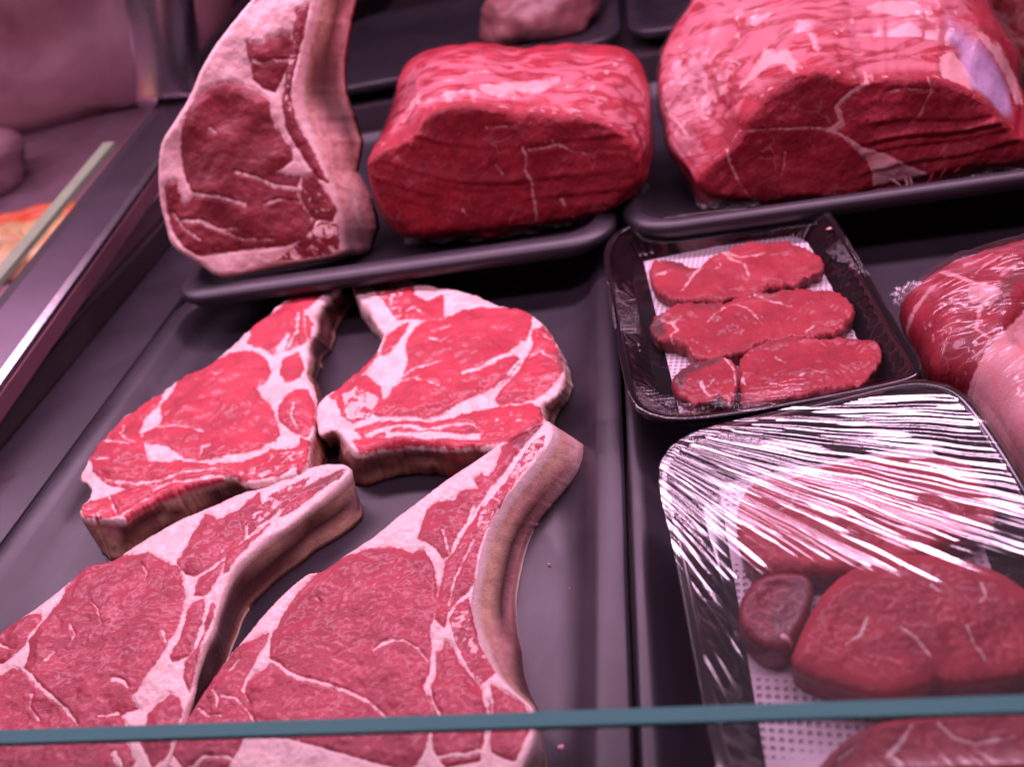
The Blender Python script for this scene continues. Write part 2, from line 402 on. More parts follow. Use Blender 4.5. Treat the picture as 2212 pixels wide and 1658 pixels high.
def emit(root, V, Fc, fcl, A, mat, names, single='meat'):
    Fc = [tuple(int(i) for i in f) for f in Fc]
    N = vnormals(V, Fc); fcl = np.array(fcl)
    if isinstance(root, tuple):          # (name, label, cat, group): one mesh, no parts
        lo = V.min(0); hi = V.max(0); c = np.array([(lo[0] + hi[0]) / 2, (lo[1] + hi[1]) / 2, lo[2]])
        o = mesh(root[0], V - c, Fc, mat, None, True, A, N); o.location = c
        return tag(o, root[1], root[2], root[3] if len(root) > 3 else None)
    groups = [(single, np.ones(len(Fc), bool))] if names is None else [(names[k], fcl == k) for k in range(len(names))]
    outl = []
    for nm, m in groups:
        ids = np.nonzero(m)[0]
        if len(ids) == 0: continue
        used = sorted({i for q in ids for i in Fc[q]}); mp = {u: k for k, u in enumerate(used)}
        ff = [tuple(mp[i] for i in Fc[q]) for q in ids]
        outl.append(mesh(nm, V[used], ff, mat, root, True, {k: a[used] for k, a in A.items()}, N[used]))
    return outl
#__BODY__
# ================================================================== trays and case
def rrect(x0, x1, y0, y1, r, inset=0.0, n=8):
    x0 += inset; x1 -= inset; y0 += inset; y1 -= inset; r = max(r - inset * .6, .004); pts = []
    for cx_, cy_, a0 in ((x1 - r, y1 - r, 0), (x0 + r, y1 - r, 90), (x0 + r, y0 + r, 180), (x1 - r, y0 + r, 270)):
        for k in range(n + 1):
            a = math.radians(a0 + 90 * k / n); pts.append((cx_ + r * math.cos(a), cy_ + r * math.sin(a)))
    return pts
def tray(name, label, x0, x1, y0, y1, zr, depth, lip=.022, wall=.022, r=.05, mat=None, group='black display trays', rot=0.0, sl=0.0):
    prof = [(.004, zr - .012 - sl), (.0, zr - .008 - sl), (.0005, zr - .002 - sl), (.003, zr - sl * .85), (lip - .004, zr - .0006), (lip, zr - .003), (lip + wall * .55, zr - depth * .62), (lip + wall, zr - depth + .004), (lip + wall + .008, zr - depth + .0006), (lip + wall + .016, zr - depth)]
    V = []; Fc = []; n = None
    for ins, z in prof:
        p = rrect(x0, x1, y0, y1, r, ins); n = len(p); V += [(a, b, z) for a, b in p]
    for k in range(len(prof) - 1):
        for q in range(n):
            q2 = (q + 1) % n; Fc.append((k * n + q, k * n + q2, (k + 1) * n + q2, (k + 1) * n + q))
    b0 = (len(prof) - 1) * n
    c = len(V); V.append(((x0 + x1) / 2, (y0 + y1) / 2, zr - depth))
    for q in range(n): Fc.append((b0 + q, b0 + (q + 1) % n, c))
    # underside
    u0 = len(V)
    for ins, z in ((.004, zr - .0125 - sl), (lip, zr - .0125), (lip + wall, zr - depth - .003)):
        p = rrect(x0, x1, y0, y1, r, ins); V += [(a, b, z) for a, b in p]
    for k in range(2):
        for q in range(n):
            q2 = (q + 1) % n; Fc.append((u0 + k * n + q2, u0 + k * n + q, u0 + (k + 1) * n + q, u0 + (k + 1) * n + q2))
    for q in range(n): Fc.append((u0 + q, u0 + (q + 1) % n, (q + 1) % n, q))
    Fc.append(tuple(u0 + 2 * n + q for q in range(n))[::-1])
    V = np.array(V); c0 = np.array([(x0 + x1) / 2, (y0 + y1) / 2, zr - depth - .003])
    if rot:
        a = math.radians(rot); dx = V[:, 0] - c0[0]; dy = V[:, 1] - c0[1]
        V[:, 0] = c0[0] + dx * math.cos(a) - dy * math.sin(a); V[:, 1] = c0[1] + dx * math.sin(a) + dy * math.cos(a)
    o = mesh(name, V - c0, Fc, mat or M_TRAY, None, True); o.location = c0
    me = o.data; me.validate()
    bpy.context.view_layer.objects.active = o
    return tag(o, label, 'tray', group)
def box(name, lo, hi, mat, parent=None, bev=.001, smooth=False):
    bm = bmesh.new(); bmesh.ops.create_cube(bm, size=1)
    lo = np.array(lo, float); hi = np.array(hi, float)
    for v in bm.verts: v.co = Vector(np.array(v.co) * (hi - lo) + (lo + hi) / 2)
    if bev: bmesh.ops.bevel(bm, geom=bm.edges[:], offset=bev, segments=2, affect='EDGES')
    V = [tuple(v.co) for v in bm.verts]; Fc = [tuple(v.index for v in f.verts) for f in bm.faces]; bm.free()
    return mesh(name, V, Fc, mat, parent, smooth)
XL = P(0, 1190, .02)[0]; XR = P(1366, 1400, .02)[0]
tray('display_tray', 'black tray at lower left holding the four bone-in rib steaks', XL, XR - .0006, .10, .775, .022, .022, lip=.021, wall=.015, r=.06)
tray('display_tray', 'black tray at lower right under the two plastic packs', XR + .0012, .62, .10, .775, .022, .022, lip=.012, wall=.02, r=.03)
YU = P(600, 600, .060)[1]
UX0 = P(372, 620, .060)[0]; UX1 = P(1330, 480, .060)[0]
UPZ = .060
tray('display_tray', 'raised black tray under the standing rib chop and the nearer beef roast', UX0, UX1, YU - .010, YU + .40, UPZ, .016, lip=.020, wall=.012, r=.045, sl=.006)
tray('display_tray', 'raised black tray at upper right under the big wrapped roast', UX1 + .006, .50, YU - .004, YU + .40, UPZ, .022, lip=.014, wall=.016, r=.05, sl=.004)
tray('display_tray', 'blurred black tray at the back behind the nearer beef roast', UX0 + .02, UX1 + .02, YU + .43, YU + .85, UPZ + .05, .022, lip=.018, wall=.02, r=.05)
tray('display_tray', 'blurred black tray in the back right corner of the case', UX1 + .03, .60, YU + .43, YU + .85, UPZ + .05, .022, lip=.018, wall=.02, r=.05)
sl = box('side_ledge', (-.6005, .02, -.0075), (XL - .0035, .90, .0195), M_TRAY, None, .002); tag(sl, None, None, None, 'structure')
dk = box('case_floor', (-1.6, -.02, -.06), (1.1, 2.6, -.008), M_DECK); tag(dk, None, None, None, 'structure')
st = box('step_shelf', (UX0 + .04, YU + .07, -.006), (.9, YU + .42, UPZ - .028), M_DECK); tag(st, None, None, None, 'structure')
st = box('back_shelf', (UX0 + .03, YU + .424, -.006), (.9, YU + 1.1, UPZ + .02), M_DECK); tag(st, None, None, None, 'structure')
bw = box('case_back_wall', (-1.6, 2.3, -.007), (1.1, 2.34, .9), simple('back_wall_paint', (.12, .07, .09), .5)); tag(bw, None, None, None, 'structure')
# ---- sloping steel rail with side panel and partition glass on the left
def ramp(name, x0, x1, y0, y1, z0, z1, th, mat, parent, slope=.108, base=.56):
    """bar along y whose top follows the rail slope; z0/z1: height of top at x0/x1 at y=base"""
    V = []
    for y in (y0, y1):
        for x, z in ((x0, z0), (x1, z1)):
            zz = z + slope * (y - base); V += [(x, y, zz), (x, y, zz - th)]
    Fc = [(0, 2, 6, 4), (1, 5, 7, 3), (0, 4, 5, 1), (2, 3, 7, 6), (0, 1, 3, 2), (4, 6, 7, 5)]
    return mesh(name, V, [f[::-1] for f in Fc], mat, parent, False)
M_WALL2 = None
rail = empty('partition_rail', (-.63, .3, -.008), 'long steel rail with side panel sloping along the left side of the case', 'rail')
M_RED_EDGE = simple('rail_lower_edge', (.35, .16, .20), .3, .7)
ramp('rail_channel', -.652, -.6014, -.02, 2.28, .075, .069, .010, M_STEELD, rail)
ramp('rail_lip', -.6012, -.596, -.02, 2.28, .070, .066, .004, M_STEEL, rail)
ramp('rail_inner_edge', -.6005, -.595, -.02, 2.28, .0615, .0600, .016, M_RED_EDGE, rail)
ramp('rail_groove', -.667, -.6525, -.02, 2.28, .074, .0735, .02, simple('dark_rubber', (.03, .02, .025), .5), rail)
pn = box('side_panel', (-.6065, -.015, -.0075), (-.6010, 2.28, .045), M_WALL, rail, .0005)
gp = empty('glass_partition', (-.66, .9, .08), 'tall clear glass partition with a pale green edge beside the rail', 'glass panel')
def slant(name, x0, x1, y0, y1, za, zb, mat, parent):
    V = [(x, y, (za + .108 * (y - .56)) if k == 0 else zb) for y in (y0, y1) for k in (0, 1) for x in (x0, x1)]
    Fc = [(0, 1, 3, 2), (4, 6, 7, 5), (0, 2, 6, 4), (1, 5, 7, 3), (2, 3, 7, 6), (0, 4, 5, 1)]
    return mesh(name, V, Fc, mat, parent, False)
slant('glass_pane', -.674, -.6705, .0, 1.35, .0745, .62, M_PANE, gp)
M_GREEN = simple('green_glass_edge', (.42, .50, .33), .25)
ramp('green_edge', -.689, -.6745, -.02, 1.0, .083, .0815, .006, M_GREEN, gp)
# steel column
bmc = bmesh.new(); r_ = bmesh.ops.create_cone(bmc, cap_ends=True, segments=64, radius1=.046, radius2=.046, depth=.9)
V = [tuple(v.co) for v in bmc.verts]; Fc = [tuple(v.index for v in f.verts) for f in bmc.faces]; bmc.free()
col = mesh('steel_column', V, Fc, M_STEEL, None, True); col.rotation_euler = (-math.radians(36), 0, 0); col.location = (-.648, 1.13 + .45 * math.sin(math.radians(36)), .13 + .45 * math.cos(math.radians(36))); tag(col, 'polished steel column with a bright lamp glint behind the standing chop', 'column')

# ================================================================== rib chops
def D(view, **k):
    o = {}
    for key, v in k.items():
        if key == 'outline': o[key] = px(view, v)
        elif key in ('muscles', 'fats', 'bones'): o[key] = [px(view, m) for m in v]
        elif key == 'streaks': o[key] = [(px(view, m), wd * VIEWS[view][2] / 1.8183) for m, wd in v]
        elif key in ('tints', 'specks', 'membs'): o[key] = [(px(view, m), a) for m, a in v]
        else: o[key] = v
    return o
def AN(view, lst): return [(px(view, a)[0], None if b is None else px(view, b)[0], *rest) for a, b, *rest in lst]

# --- front right chop (long rib, fat cap on the left)
c4 = D('V7', outline=[(1700, 62), (1735, 90), (1740, 150), (1690, 225), (1620, 310), (1530, 420), (1470, 510), (1425, 600), (1400, 690), (1382, 790), (1364, 880), (1362, 960), (1385, 1050), (1425, 1140), (1475, 1230), (1535, 1300), (1590, 1350), (1640, 1390), (1660, 1480), (1640, 1560), (1560, 1700), (1200, 1830), (700, 1850), (200, 1760), (-30, 1650), (-20, 1560), (30, 1450), (60, 1420), (110, 1335), (160, 1262), (225, 1165), (300, 1085), (370, 995), (430, 925), (500, 855), (560, 800), (605, 768), (660, 768), (745, 712), (765, 695), (850, 640), (935, 580), (1000, 520), (1100, 445), (1200, 365), (1300, 300), (1380, 250), (1460, 190), (1540, 130), (1620, 85)],
  muscles=[[(630, 785), (660, 770), (745, 722), (850, 680), (920, 665), (1000, 655), (1050, 670), (1085, 690), (1140, 678), (1180, 740), (1192, 830), (1195, 900), (1180, 980), (1160, 1050), (1172, 1120), (1160, 1230), (1130, 1290), (1150, 1350), (1180, 1430), (1150, 1560), (1100, 1640), (900, 1600), (520, 1500), (300, 1480), (350, 1400), (318, 1330), (330, 1280), (430, 1215), (440, 1160), (435, 1080), (470, 1000), (520, 910), (560, 850)],
           [(420, 1060), (380, 1075), (290, 1115), (200, 1215), (130, 1320), (70, 1415), (-10, 1560), (60, 1640), (250, 1640), (340, 1480), (345, 1400), (300, 1320), (330, 1240), (385, 1160), (415, 1100)],
           [(1640, 88), (1560, 130), (1500, 195), (1465, 300), (1435, 340), (1400, 325), (1368, 345), (1385, 385), (1330, 392), (1290, 412), (1270, 432), (1200, 440), (1150, 480), (1130, 540), (1110, 622), (1150, 640), (1195, 670), (1225, 715), (1255, 690), (1290, 600), (1340, 520), (1380, 470), (1440, 380), (1530, 280), (1600, 180), (1680, 92)],
           [(1235, 730), (1290, 660), (1340, 560), (1400, 470), (1440, 500), (1405, 600), (1380, 700), (1360, 830), (1330, 870), (1290, 900), (1250, 960), (1230, 1030), (1190, 990), (1195, 900), (1220, 810)],
           [(1240, 1095), (1270, 1120), (1290, 1180), (1350, 1250), (1400, 1310), (1420, 1420), (1400, 1600), (1250, 1640), (1190, 1560), (1190, 1440), (1155, 1340), (1195, 1240), (1190, 1160)],
           [(1440, 1290), (1510, 1330), (1590, 1375), (1625, 1440), (1560, 1600), (1450, 1560), (1440, 1420)]],
  streaks=[([(430, 1190), (480, 1215), (520, 1250), (580, 1270), (680, 1285), (780, 1320), (880, 1370), (960, 1440)], 20), ([(910, 1145), (945, 1115), (990, 1098), (1050, 1100), (1110, 1130), (1150, 1180)], 13),
           ([(1360, 470), (1340, 530), (1310, 600), (1270, 680)], 14), ([(1225, 590), (1240, 640), (1255, 700)], 7), ([(1480, 420), (1400, 560), (1330, 700), (1280, 800), (1250, 930)], 9), ([(100, 1400), (150, 1440), (210, 1440)], 10), ([(215, 1350), (280, 1365), (330, 1420), (370, 1480)], 9), ([(170, 1320), (195, 1360), (190, 1400)], 8), ([(240, 1230), (300, 1180)], 6),
           ([(1160, 1300), (1180, 1380), (1220, 1450)], 16), ([(380, 1535), (450, 1560), (470, 1600), (530, 1640), (640, 1650)], 60), ([(60, 1650), (150, 1590), (260, 1590), (300, 1620)], 16), ([(720, 1580), (740, 1640), (800, 1680)], 30), ([(1100, 1640), (1200, 1600), (1330, 1590), (1400, 1560)], 30), ([(640, 890), (670, 920)], 5), ([(1430, 1300), (1450, 1380), (1440, 1470)], 22)],
  specks=[([(1695, 140), (1640, 170), (1590, 240), (1500, 370), (1400, 500), (1360, 600), (1385, 640), (1420, 580), (1480, 480), (1560, 360), (1650, 240), (1690, 190)], .62), ([(1290, 930), (1345, 890), (1365, 990), (1400, 1120), (1470, 1240), (1400, 1290), (1330, 1200), (1275, 1080), (1255, 1000)], .5)],
  tints=[([(1640, 85), (1560, 130), (1520, 200), (1600, 190), (1690, 92)], .55)])
r = empty('rib_chop', P(800, 1350, .0), 'front right rib chop with the longest thick bone pointing to the tray edge', 'rib chop', 'raw rib chops in the lower left tray')
slab(r, c4, ZP(.029), .029, M_AGED, step=3.0, R=.003, Rw=11, anchors=AN('V7', [
  ((1640, 80), (1700, 110), ['tan'] * 5, 2), ((1700, 70), (1890, 200), ['pink', 'tan', 'pink', 'tan', 'tan'], 2), ((1740, 120), (1893, 215), ['tan', 'pink', 'fat', 'pink', 'tan'], 2, .002), ((1690, 225), (1850, 310), ['tan', 'tan', 'pink', 'fat', 'pink'], 2, .0035), ((1530, 420), (1710, 480), ['tan', 'pink', 'brown', 'pink', 'tan'], 2, .0035),
  ((1425, 600), (1620, 610), ['tan', 'tan', 'dark', 'pink', 'brown'], 2, .0035), ((1382, 790), (1575, 780), ['tan', 'tan', 'dark', 'pink', 'tan'], 2, .0035), ((1362, 960), (1562, 950), ['tan', 'tan', 'dark', 'pink', 'brown'], 2, .003), ((1425, 1140), (1590, 1130), ['tan', 'pink', 'pink', 'brown', 'dark'], 2, .002), ((1535, 1300), (1625, 1310), ['pink', 'tan', 'brown', 'dark', 'dark'], 2), ((1640, 1390), (1660, 1400), ['tan', 'pink', 'tan', 'dark', 'dark'], 2), ((1660, 1480), None, ['pink', 'fat', 'tan', 'dark', 'tan'], 1), ((1560, 1700), None, ['fat'] * 5, 1)]), wav=.003, rag=.45, srn=.35, seed=1.3)
# --- front left chop
c3 = D('V6', outline=[(1700, 45), (1830, 35), (1888, 55), (1893, 92), (1840, 150), (1760, 222), (1660, 292), (1560, 372), (1460, 432), (1360, 522), (1290, 592), (1240, 662), (1200, 760), (1170, 850), (1155, 930), (1112, 1010), (1090, 1080), (1060, 1180), (1048, 1280), (1010, 1370), (985, 1440), (960, 1560), (900, 1700), (700, 1900), (0, 1950), (-500, 1700), (-420, 1300), (-150, 1040), (0, 955), (90, 890), (220, 800), (330, 710), (440, 610), (480, 578), (590, 565), (640, 540), (740, 470), (860, 400), (960, 340), (1080, 290), (1180, 250), (1300, 190), (1420, 170), (1500, 130), (1600, 80)],
  muscles=[[(470, 585), (600, 570), (650, 545), (700, 532), (800, 530), (880, 560), (930, 592), (968, 596), (990, 680), (1003, 760), (972, 860), (945, 960), (895, 1060), (845, 1125), (790, 1180), (760, 1240), (715, 1290), (740, 1350), (650, 1390), (700, 1480), (760, 1600), (600, 1800), (0, 1800), (-350, 1600), (-250, 1250), (-50, 1195), (30, 1195), (90, 1150), (140, 1175), (180, 1090), (172, 1000), (205, 940), (260, 870), (318, 800), (365, 710), (430, 620)],
           [(0, 968), (90, 900), (160, 866), (228, 850), (238, 890), (190, 950), (150, 1020), (90, 1085), (30, 1110), (-100, 1130), (-260, 1200), (-200, 1080)],
           [(1085, 340), (1110, 310), (1150, 322), (1165, 350), (1210, 330), (1240, 311), (1290, 300), (1340, 250), (1400, 208), (1412, 270), (1350, 350), (1320, 400), (1310, 440), (1260, 500), (1200, 560), (1130, 610), (1050, 652), (1010, 640), (958, 582), (1000, 500), (1040, 420)],
           [(1480, 240), (1560, 195), (1640, 160), (1600, 215), (1530, 270), (1460, 330), (1400, 370), (1440, 290)], [(1650, 160), (1760, 105), (1870, 72), (1830, 120), (1740, 175), (1640, 240), (1560, 300), (1500, 330), (1560, 250)],
           [(1060, 690), (1140, 625), (1210, 580), (1185, 650), (1130, 735), (1100, 760), (1050, 748)], [(1040, 795), (1100, 770), (1112, 800), (1090, 900), (1060, 1000), (1030, 1085), (945, 1118), (930, 1090), (980, 1000), (1000, 920), (1012, 850)],
           [(1150, 780), (1160, 810), (1150, 870), (1110, 960), (1080, 1050), (1052, 1170), (1025, 1270), (1002, 1200), (1012, 1120), (1072, 1040), (1100, 960), (1122, 870)], [(930, 1290), (972, 1312), (990, 1370), (965, 1440), (930, 1560), (850, 1620), (790, 1500), (812, 1390), (870, 1330)],
           [(1230, 520), (1330, 450), (1450, 370), (1400, 420), (1300, 520), (1240, 620), (1215, 640)]],
  streaks=[([(100, 1130), (170, 1180), (230, 1250), (280, 1290), (370, 1370), (430, 1450)], 24), ([(780, 600), (800, 640), (790, 680)], 9), ([(310, 1060), (260, 1120), (240, 1140)], 9), ([(320, 790), (250, 880), (190, 970)], 10), ([(625, 1210), (680, 1225), (700, 1250)], 26), ([(400, 930), (420, 970), (390, 1020)], 6), ([(640, 1380), (590, 1400), (540, 1400)], 14), ([(190, 1290), (170, 1350), (220, 1420)], 10), ([(10, 1020), (60, 1040), (90, 1050)], 8), ([(650, 1560), (690, 1620), (700, 1700)], 34), ([(890, 960), (900, 1010)], 20), ([(1190, 490), (1200, 520), (1270, 440)], 6), ([(1290, 320), (1300, 400)], 5), ([(500, 790), (540, 830), (560, 900)], 5)],
  specks=[([(1350, 340), (1420, 270), (1470, 200), (1560, 160), (1680, 110), (1600, 190), (1500, 280), (1410, 370), (1330, 430)], .5)],
  tints=[([(1650, 170), (1760, 110), (1880, 60), (1890, 95), (1760, 190)], .55)])
r = empty('rib_chop', P(350, 1350, .0), 'front left rib chop with a dark-sided bone reaching the middle of its tray', 'rib chop', 'raw rib chops in the lower left tray')
slab(r, c3, ZP(.031), .031, M_AGED, step=3.0, R=.003, Rw=11, anchors=AN('V6', [
  ((1700, 45), None, ['tan'] * 5, 2), ((1880, 52), (1925, 235), ['pink', 'tan', 'brown', 'dark', 'tan'], 2), ((1893, 95), (1950, 325), ['tan', 'tan', 'grey', 'brown', 'tan'], 2, -.002), ((1840, 150), (1890, 390), ['tan', 'tan', 'dark', 'tan', 'tan'], 2, -.002), ((1660, 292), (1700, 505), ['tan', 'brown', 'dark', 'tan', 'tan'], 2, -.002), ((1460, 432), (1520, 640), ['tan', 'tan', 'dark', 'brown', 'tan'], 2),
  ((1290, 592), (1350, 800), ['pink', 'brown', 'dark', 'brown', 'tan'], 2), ((1200, 760), (1280, 950), ['pink', 'dark', 'dark', 'brown', 'tan'], 2), ((1155, 930), (1215, 1120), ['tan', 'dark', 'dark', 'brown', 'pink'], 2), ((1090, 1080), (1150, 1230), ['dark', 'dark', 'brown', 'dark', 'brown'], 2), ((1048, 1280), (1060, 1360), ['dark'] * 5, 2), ((985, 1440), None, ['dark', 'brown', 'brown', 'dark', 'dark'], 2), ((900, 1700), None, ['red'] * 5, 1)]), wav=.003, rag=.45, srn=.35, seed=4.1)
# --- back left chop, bright red
c1 = D('V4', outline=[(1330, 168), (1400, 130), (1460, 110), (1520, 118), (1500, 190), (1440, 245), (1395, 300), (1378, 345), (1388, 415), (1352, 450), (1345, 520), (1335, 600), (1342, 650), (1372, 690), (1388, 740), (1380, 820), (1374, 930), (1350, 970), (1348, 1060), (1335, 1130), (1290, 1160), (1200, 1190), (1100, 1212), (1010, 1210), (950, 1170), (900, 1180), (820, 1202), (720, 1228), (640, 1262), (560, 1285), (500, 1325), (440, 1355), (380, 1402), (330, 1392), (250, 1382), (190, 1390), (150, 1380), (155, 1320), (200, 1282), (215, 1240), (190, 1195), (150, 1190), (165, 1130), (200, 1070), (240, 1000), (300, 930), (370, 860), (430, 820), (520, 760), (600, 710), (690, 640), (735, 620), (790, 600), (830, 575), (900, 520), (980, 450), (1050, 385), (1130, 330), (1200, 260), (1270, 200)],
  muscles=[[(680, 655), (735, 630), (790, 605), (860, 560), (950, 525), (1060, 522), (1130, 560), (1148, 620), (1125, 670), (1075, 705), (1095, 750), (1130, 780), (1165, 830), (1180, 900), (1195, 950), (1165, 990), (1060, 1040), (940, 1072), (800, 1088), (700, 1068), (660, 1040), (580, 1012), (500, 1000), (482, 970), (500, 930), (560, 905), (585, 870), (580, 800), (640, 730)],
           [(1045, 400), (1100, 362), (1180, 310), (1260, 250), (1330, 215), (1420, 165), (1455, 170), (1400, 240), (1340, 300), (1290, 330), (1250, 430), (1200, 490), (1170, 535), (1120, 510), (1030, 478), (1050, 440)],
           [(580, 755), (560, 800), (490, 870), (465, 940), (490, 1000), (515, 1090), (640, 1095), (700, 1085), (850, 1115), (1000, 1095), (1150, 1030), (1230, 1035), (1265, 1100), (1230, 1150), (1100, 1185), (1000, 1190), (900, 1160), (800, 1175), (700, 1200), (540, 1212), (400, 1222), (300, 1205), (225, 1140), (218, 1060), (270, 970), (370, 880), (470, 820)],
           [(1225, 770), (1290, 722), (1345, 728), (1378, 800), (1368, 890), (1335, 955), (1250, 922), (1195, 870), (1195, 810)], [(1210, 560), (1290, 520), (1322, 600), (1300, 650), (1230, 682), (1200, 620)], [(1310, 300), (1370, 380), (1350, 440), (1300, 490), (1225, 510), (1260, 420)],
           [(310, 1262), (400, 1225), (500, 1208), (545, 1230), (537, 1268), (450, 1310), (355, 1362)], [(230, 1290), (300, 1270), (340, 1370), (260, 1372)], [(545, 1215), (640, 1212), (760, 1190), (880, 1165), (930, 1172), (900, 1186), (820, 1208), (720, 1236), (640, 1270), (560, 1292), (500, 1330), (440, 1360), (400, 1395), (390, 1370), (470, 1310), (540, 1275), (552, 1235)], [(205, 1080), (245, 1010), (305, 940), (375, 868), (470, 800), (590, 725), (570, 770), (480, 850), (360, 930), (280, 1010), (230, 1090)], [(1300, 960), (1350, 975), (1340, 1060), (1325, 1125), (1290, 1150), (1290, 1060)]],
  fats=[[(510, 1010), (560, 1008), (620, 1025), (672, 1070), (640, 1098), (520, 1095)], [(490, 900), (540, 840), (585, 850), (570, 890), (530, 925), (480, 945)]],
  streaks=[([(560, 905), (640, 900), (720, 912), (800, 935)], 9), ([(1165, 990), (1060, 1045), (940, 1075), (800, 1095), (700, 1085), (660, 1060)], 18), ([(1240, 440), (1190, 500), (1165, 560), (1175, 620), (1200, 690)], 20), ([(370, 940), (400, 980), (450, 1000)], 11), ([(270, 970), (340, 990), (420, 1010)], 8), ([(380, 900), (385, 960)], 6), ([(240, 1075), (320, 1080)], 6), ([(300, 1190), (450, 1205), (600, 1190), (720, 1150), (900, 1130)], 12), ([(1020, 500), (1100, 505), (1140, 540)], 9), ([(840, 630), (870, 640), (900, 620)], 6), ([(1300, 330), (1290, 420), (1240, 500), (1170, 545)], 14), ([(1330, 320), (1335, 440)], 9), ([(780, 1060), (800, 1020), (840, 1010)], 10), ([(1275, 800), (1260, 860), (1285, 910)], 8), ([(970, 1180), (880, 1165), (760, 1190), (600, 1210), (540, 1240)], 16)],
  specks=[([(1110, 1060), (1230, 1035), (1320, 1010), (1330, 1090), (1200, 1170), (1050, 1190), (960, 1165)], .45), ([(160, 1330), (220, 1290), (260, 1300), (320, 1380), (180, 1385)], .35)])
r = empty('rib_chop', P(480, 900, .0), 'bright red rib chop at the back left, its bone end under the raised tray', 'rib chop', 'raw rib chops in the lower left tray')
slab(r, c1, ZP(.033), .033, M_RED, step=3.0, R=.0028, Rw=10, anchors=AN('V4', [
  ((1460, 112), None, ['tan'] * 5, 2), ((1515, 125), (1600, 190), ['tan', 'dark', 'brown', 'tan', 'tan'], 2), ((1440, 245), (1560, 290), ['tan', 'brown', 'dark', 'brown', 'tan'], 2), ((1378, 345), (1490, 420), ['pink', 'dark', 'brown', 'dark', 'tan'], 2), ((1352, 450), (1430, 530), ['pink', 'brown', 'dark', 'dark', 'tan'], 2), ((1335, 600), (1395, 640), ['pink', 'tan', 'dark', 'brown', 'tan'], 2), ((1372, 690), (1410, 740), ['pink', 'red', 'brown', 'brown', 'brown'], 2), ((1374, 930), None, ['pink', 'red', 'tan', 'red', 'tan'], 2), ((1335, 1130), None, ['fat', 'tan', 'red', 'brown', 'tan'], 2),
  ((1100, 1212), None, ['red', 'brown', 'tan', 'brown', 'brown'], 2), ((950, 1172), None, ['tan', 'dark', 'brown', 'dark', 'brown'], 2), ((820, 1202), None, ['tan', 'dark', 'dark', 'brown', 'brown'], 2), ((700, 1235), None, ['tan', 'tan', 'tan', 'brown', 'brown'], 2), ((600, 1270), None, ['fat', 'tan', 'brown', 'tan', 'tan'], 2), ((530, 1300), None, ['red', 'dark', 'tan', 'brown', 'tan'], 2), ((380, 1402), (395, 1600), ['red', 'dark', 'brown', 'tan', 'tan'], 2), ((330, 1392), (340, 1600), ['red', 'pink', 'tan', 'tan', 'tan'], 2), ((190, 1390), (300, 1590), ['red', 'tan', 'pink', 'tan', 'tan'], 1), ((150, 1350), None, ['pink', 'tan', 'tan', 'tan', 'tan'], 1)]), wav=.0035, rag=2.6, srn=1.5, seed=7.7)
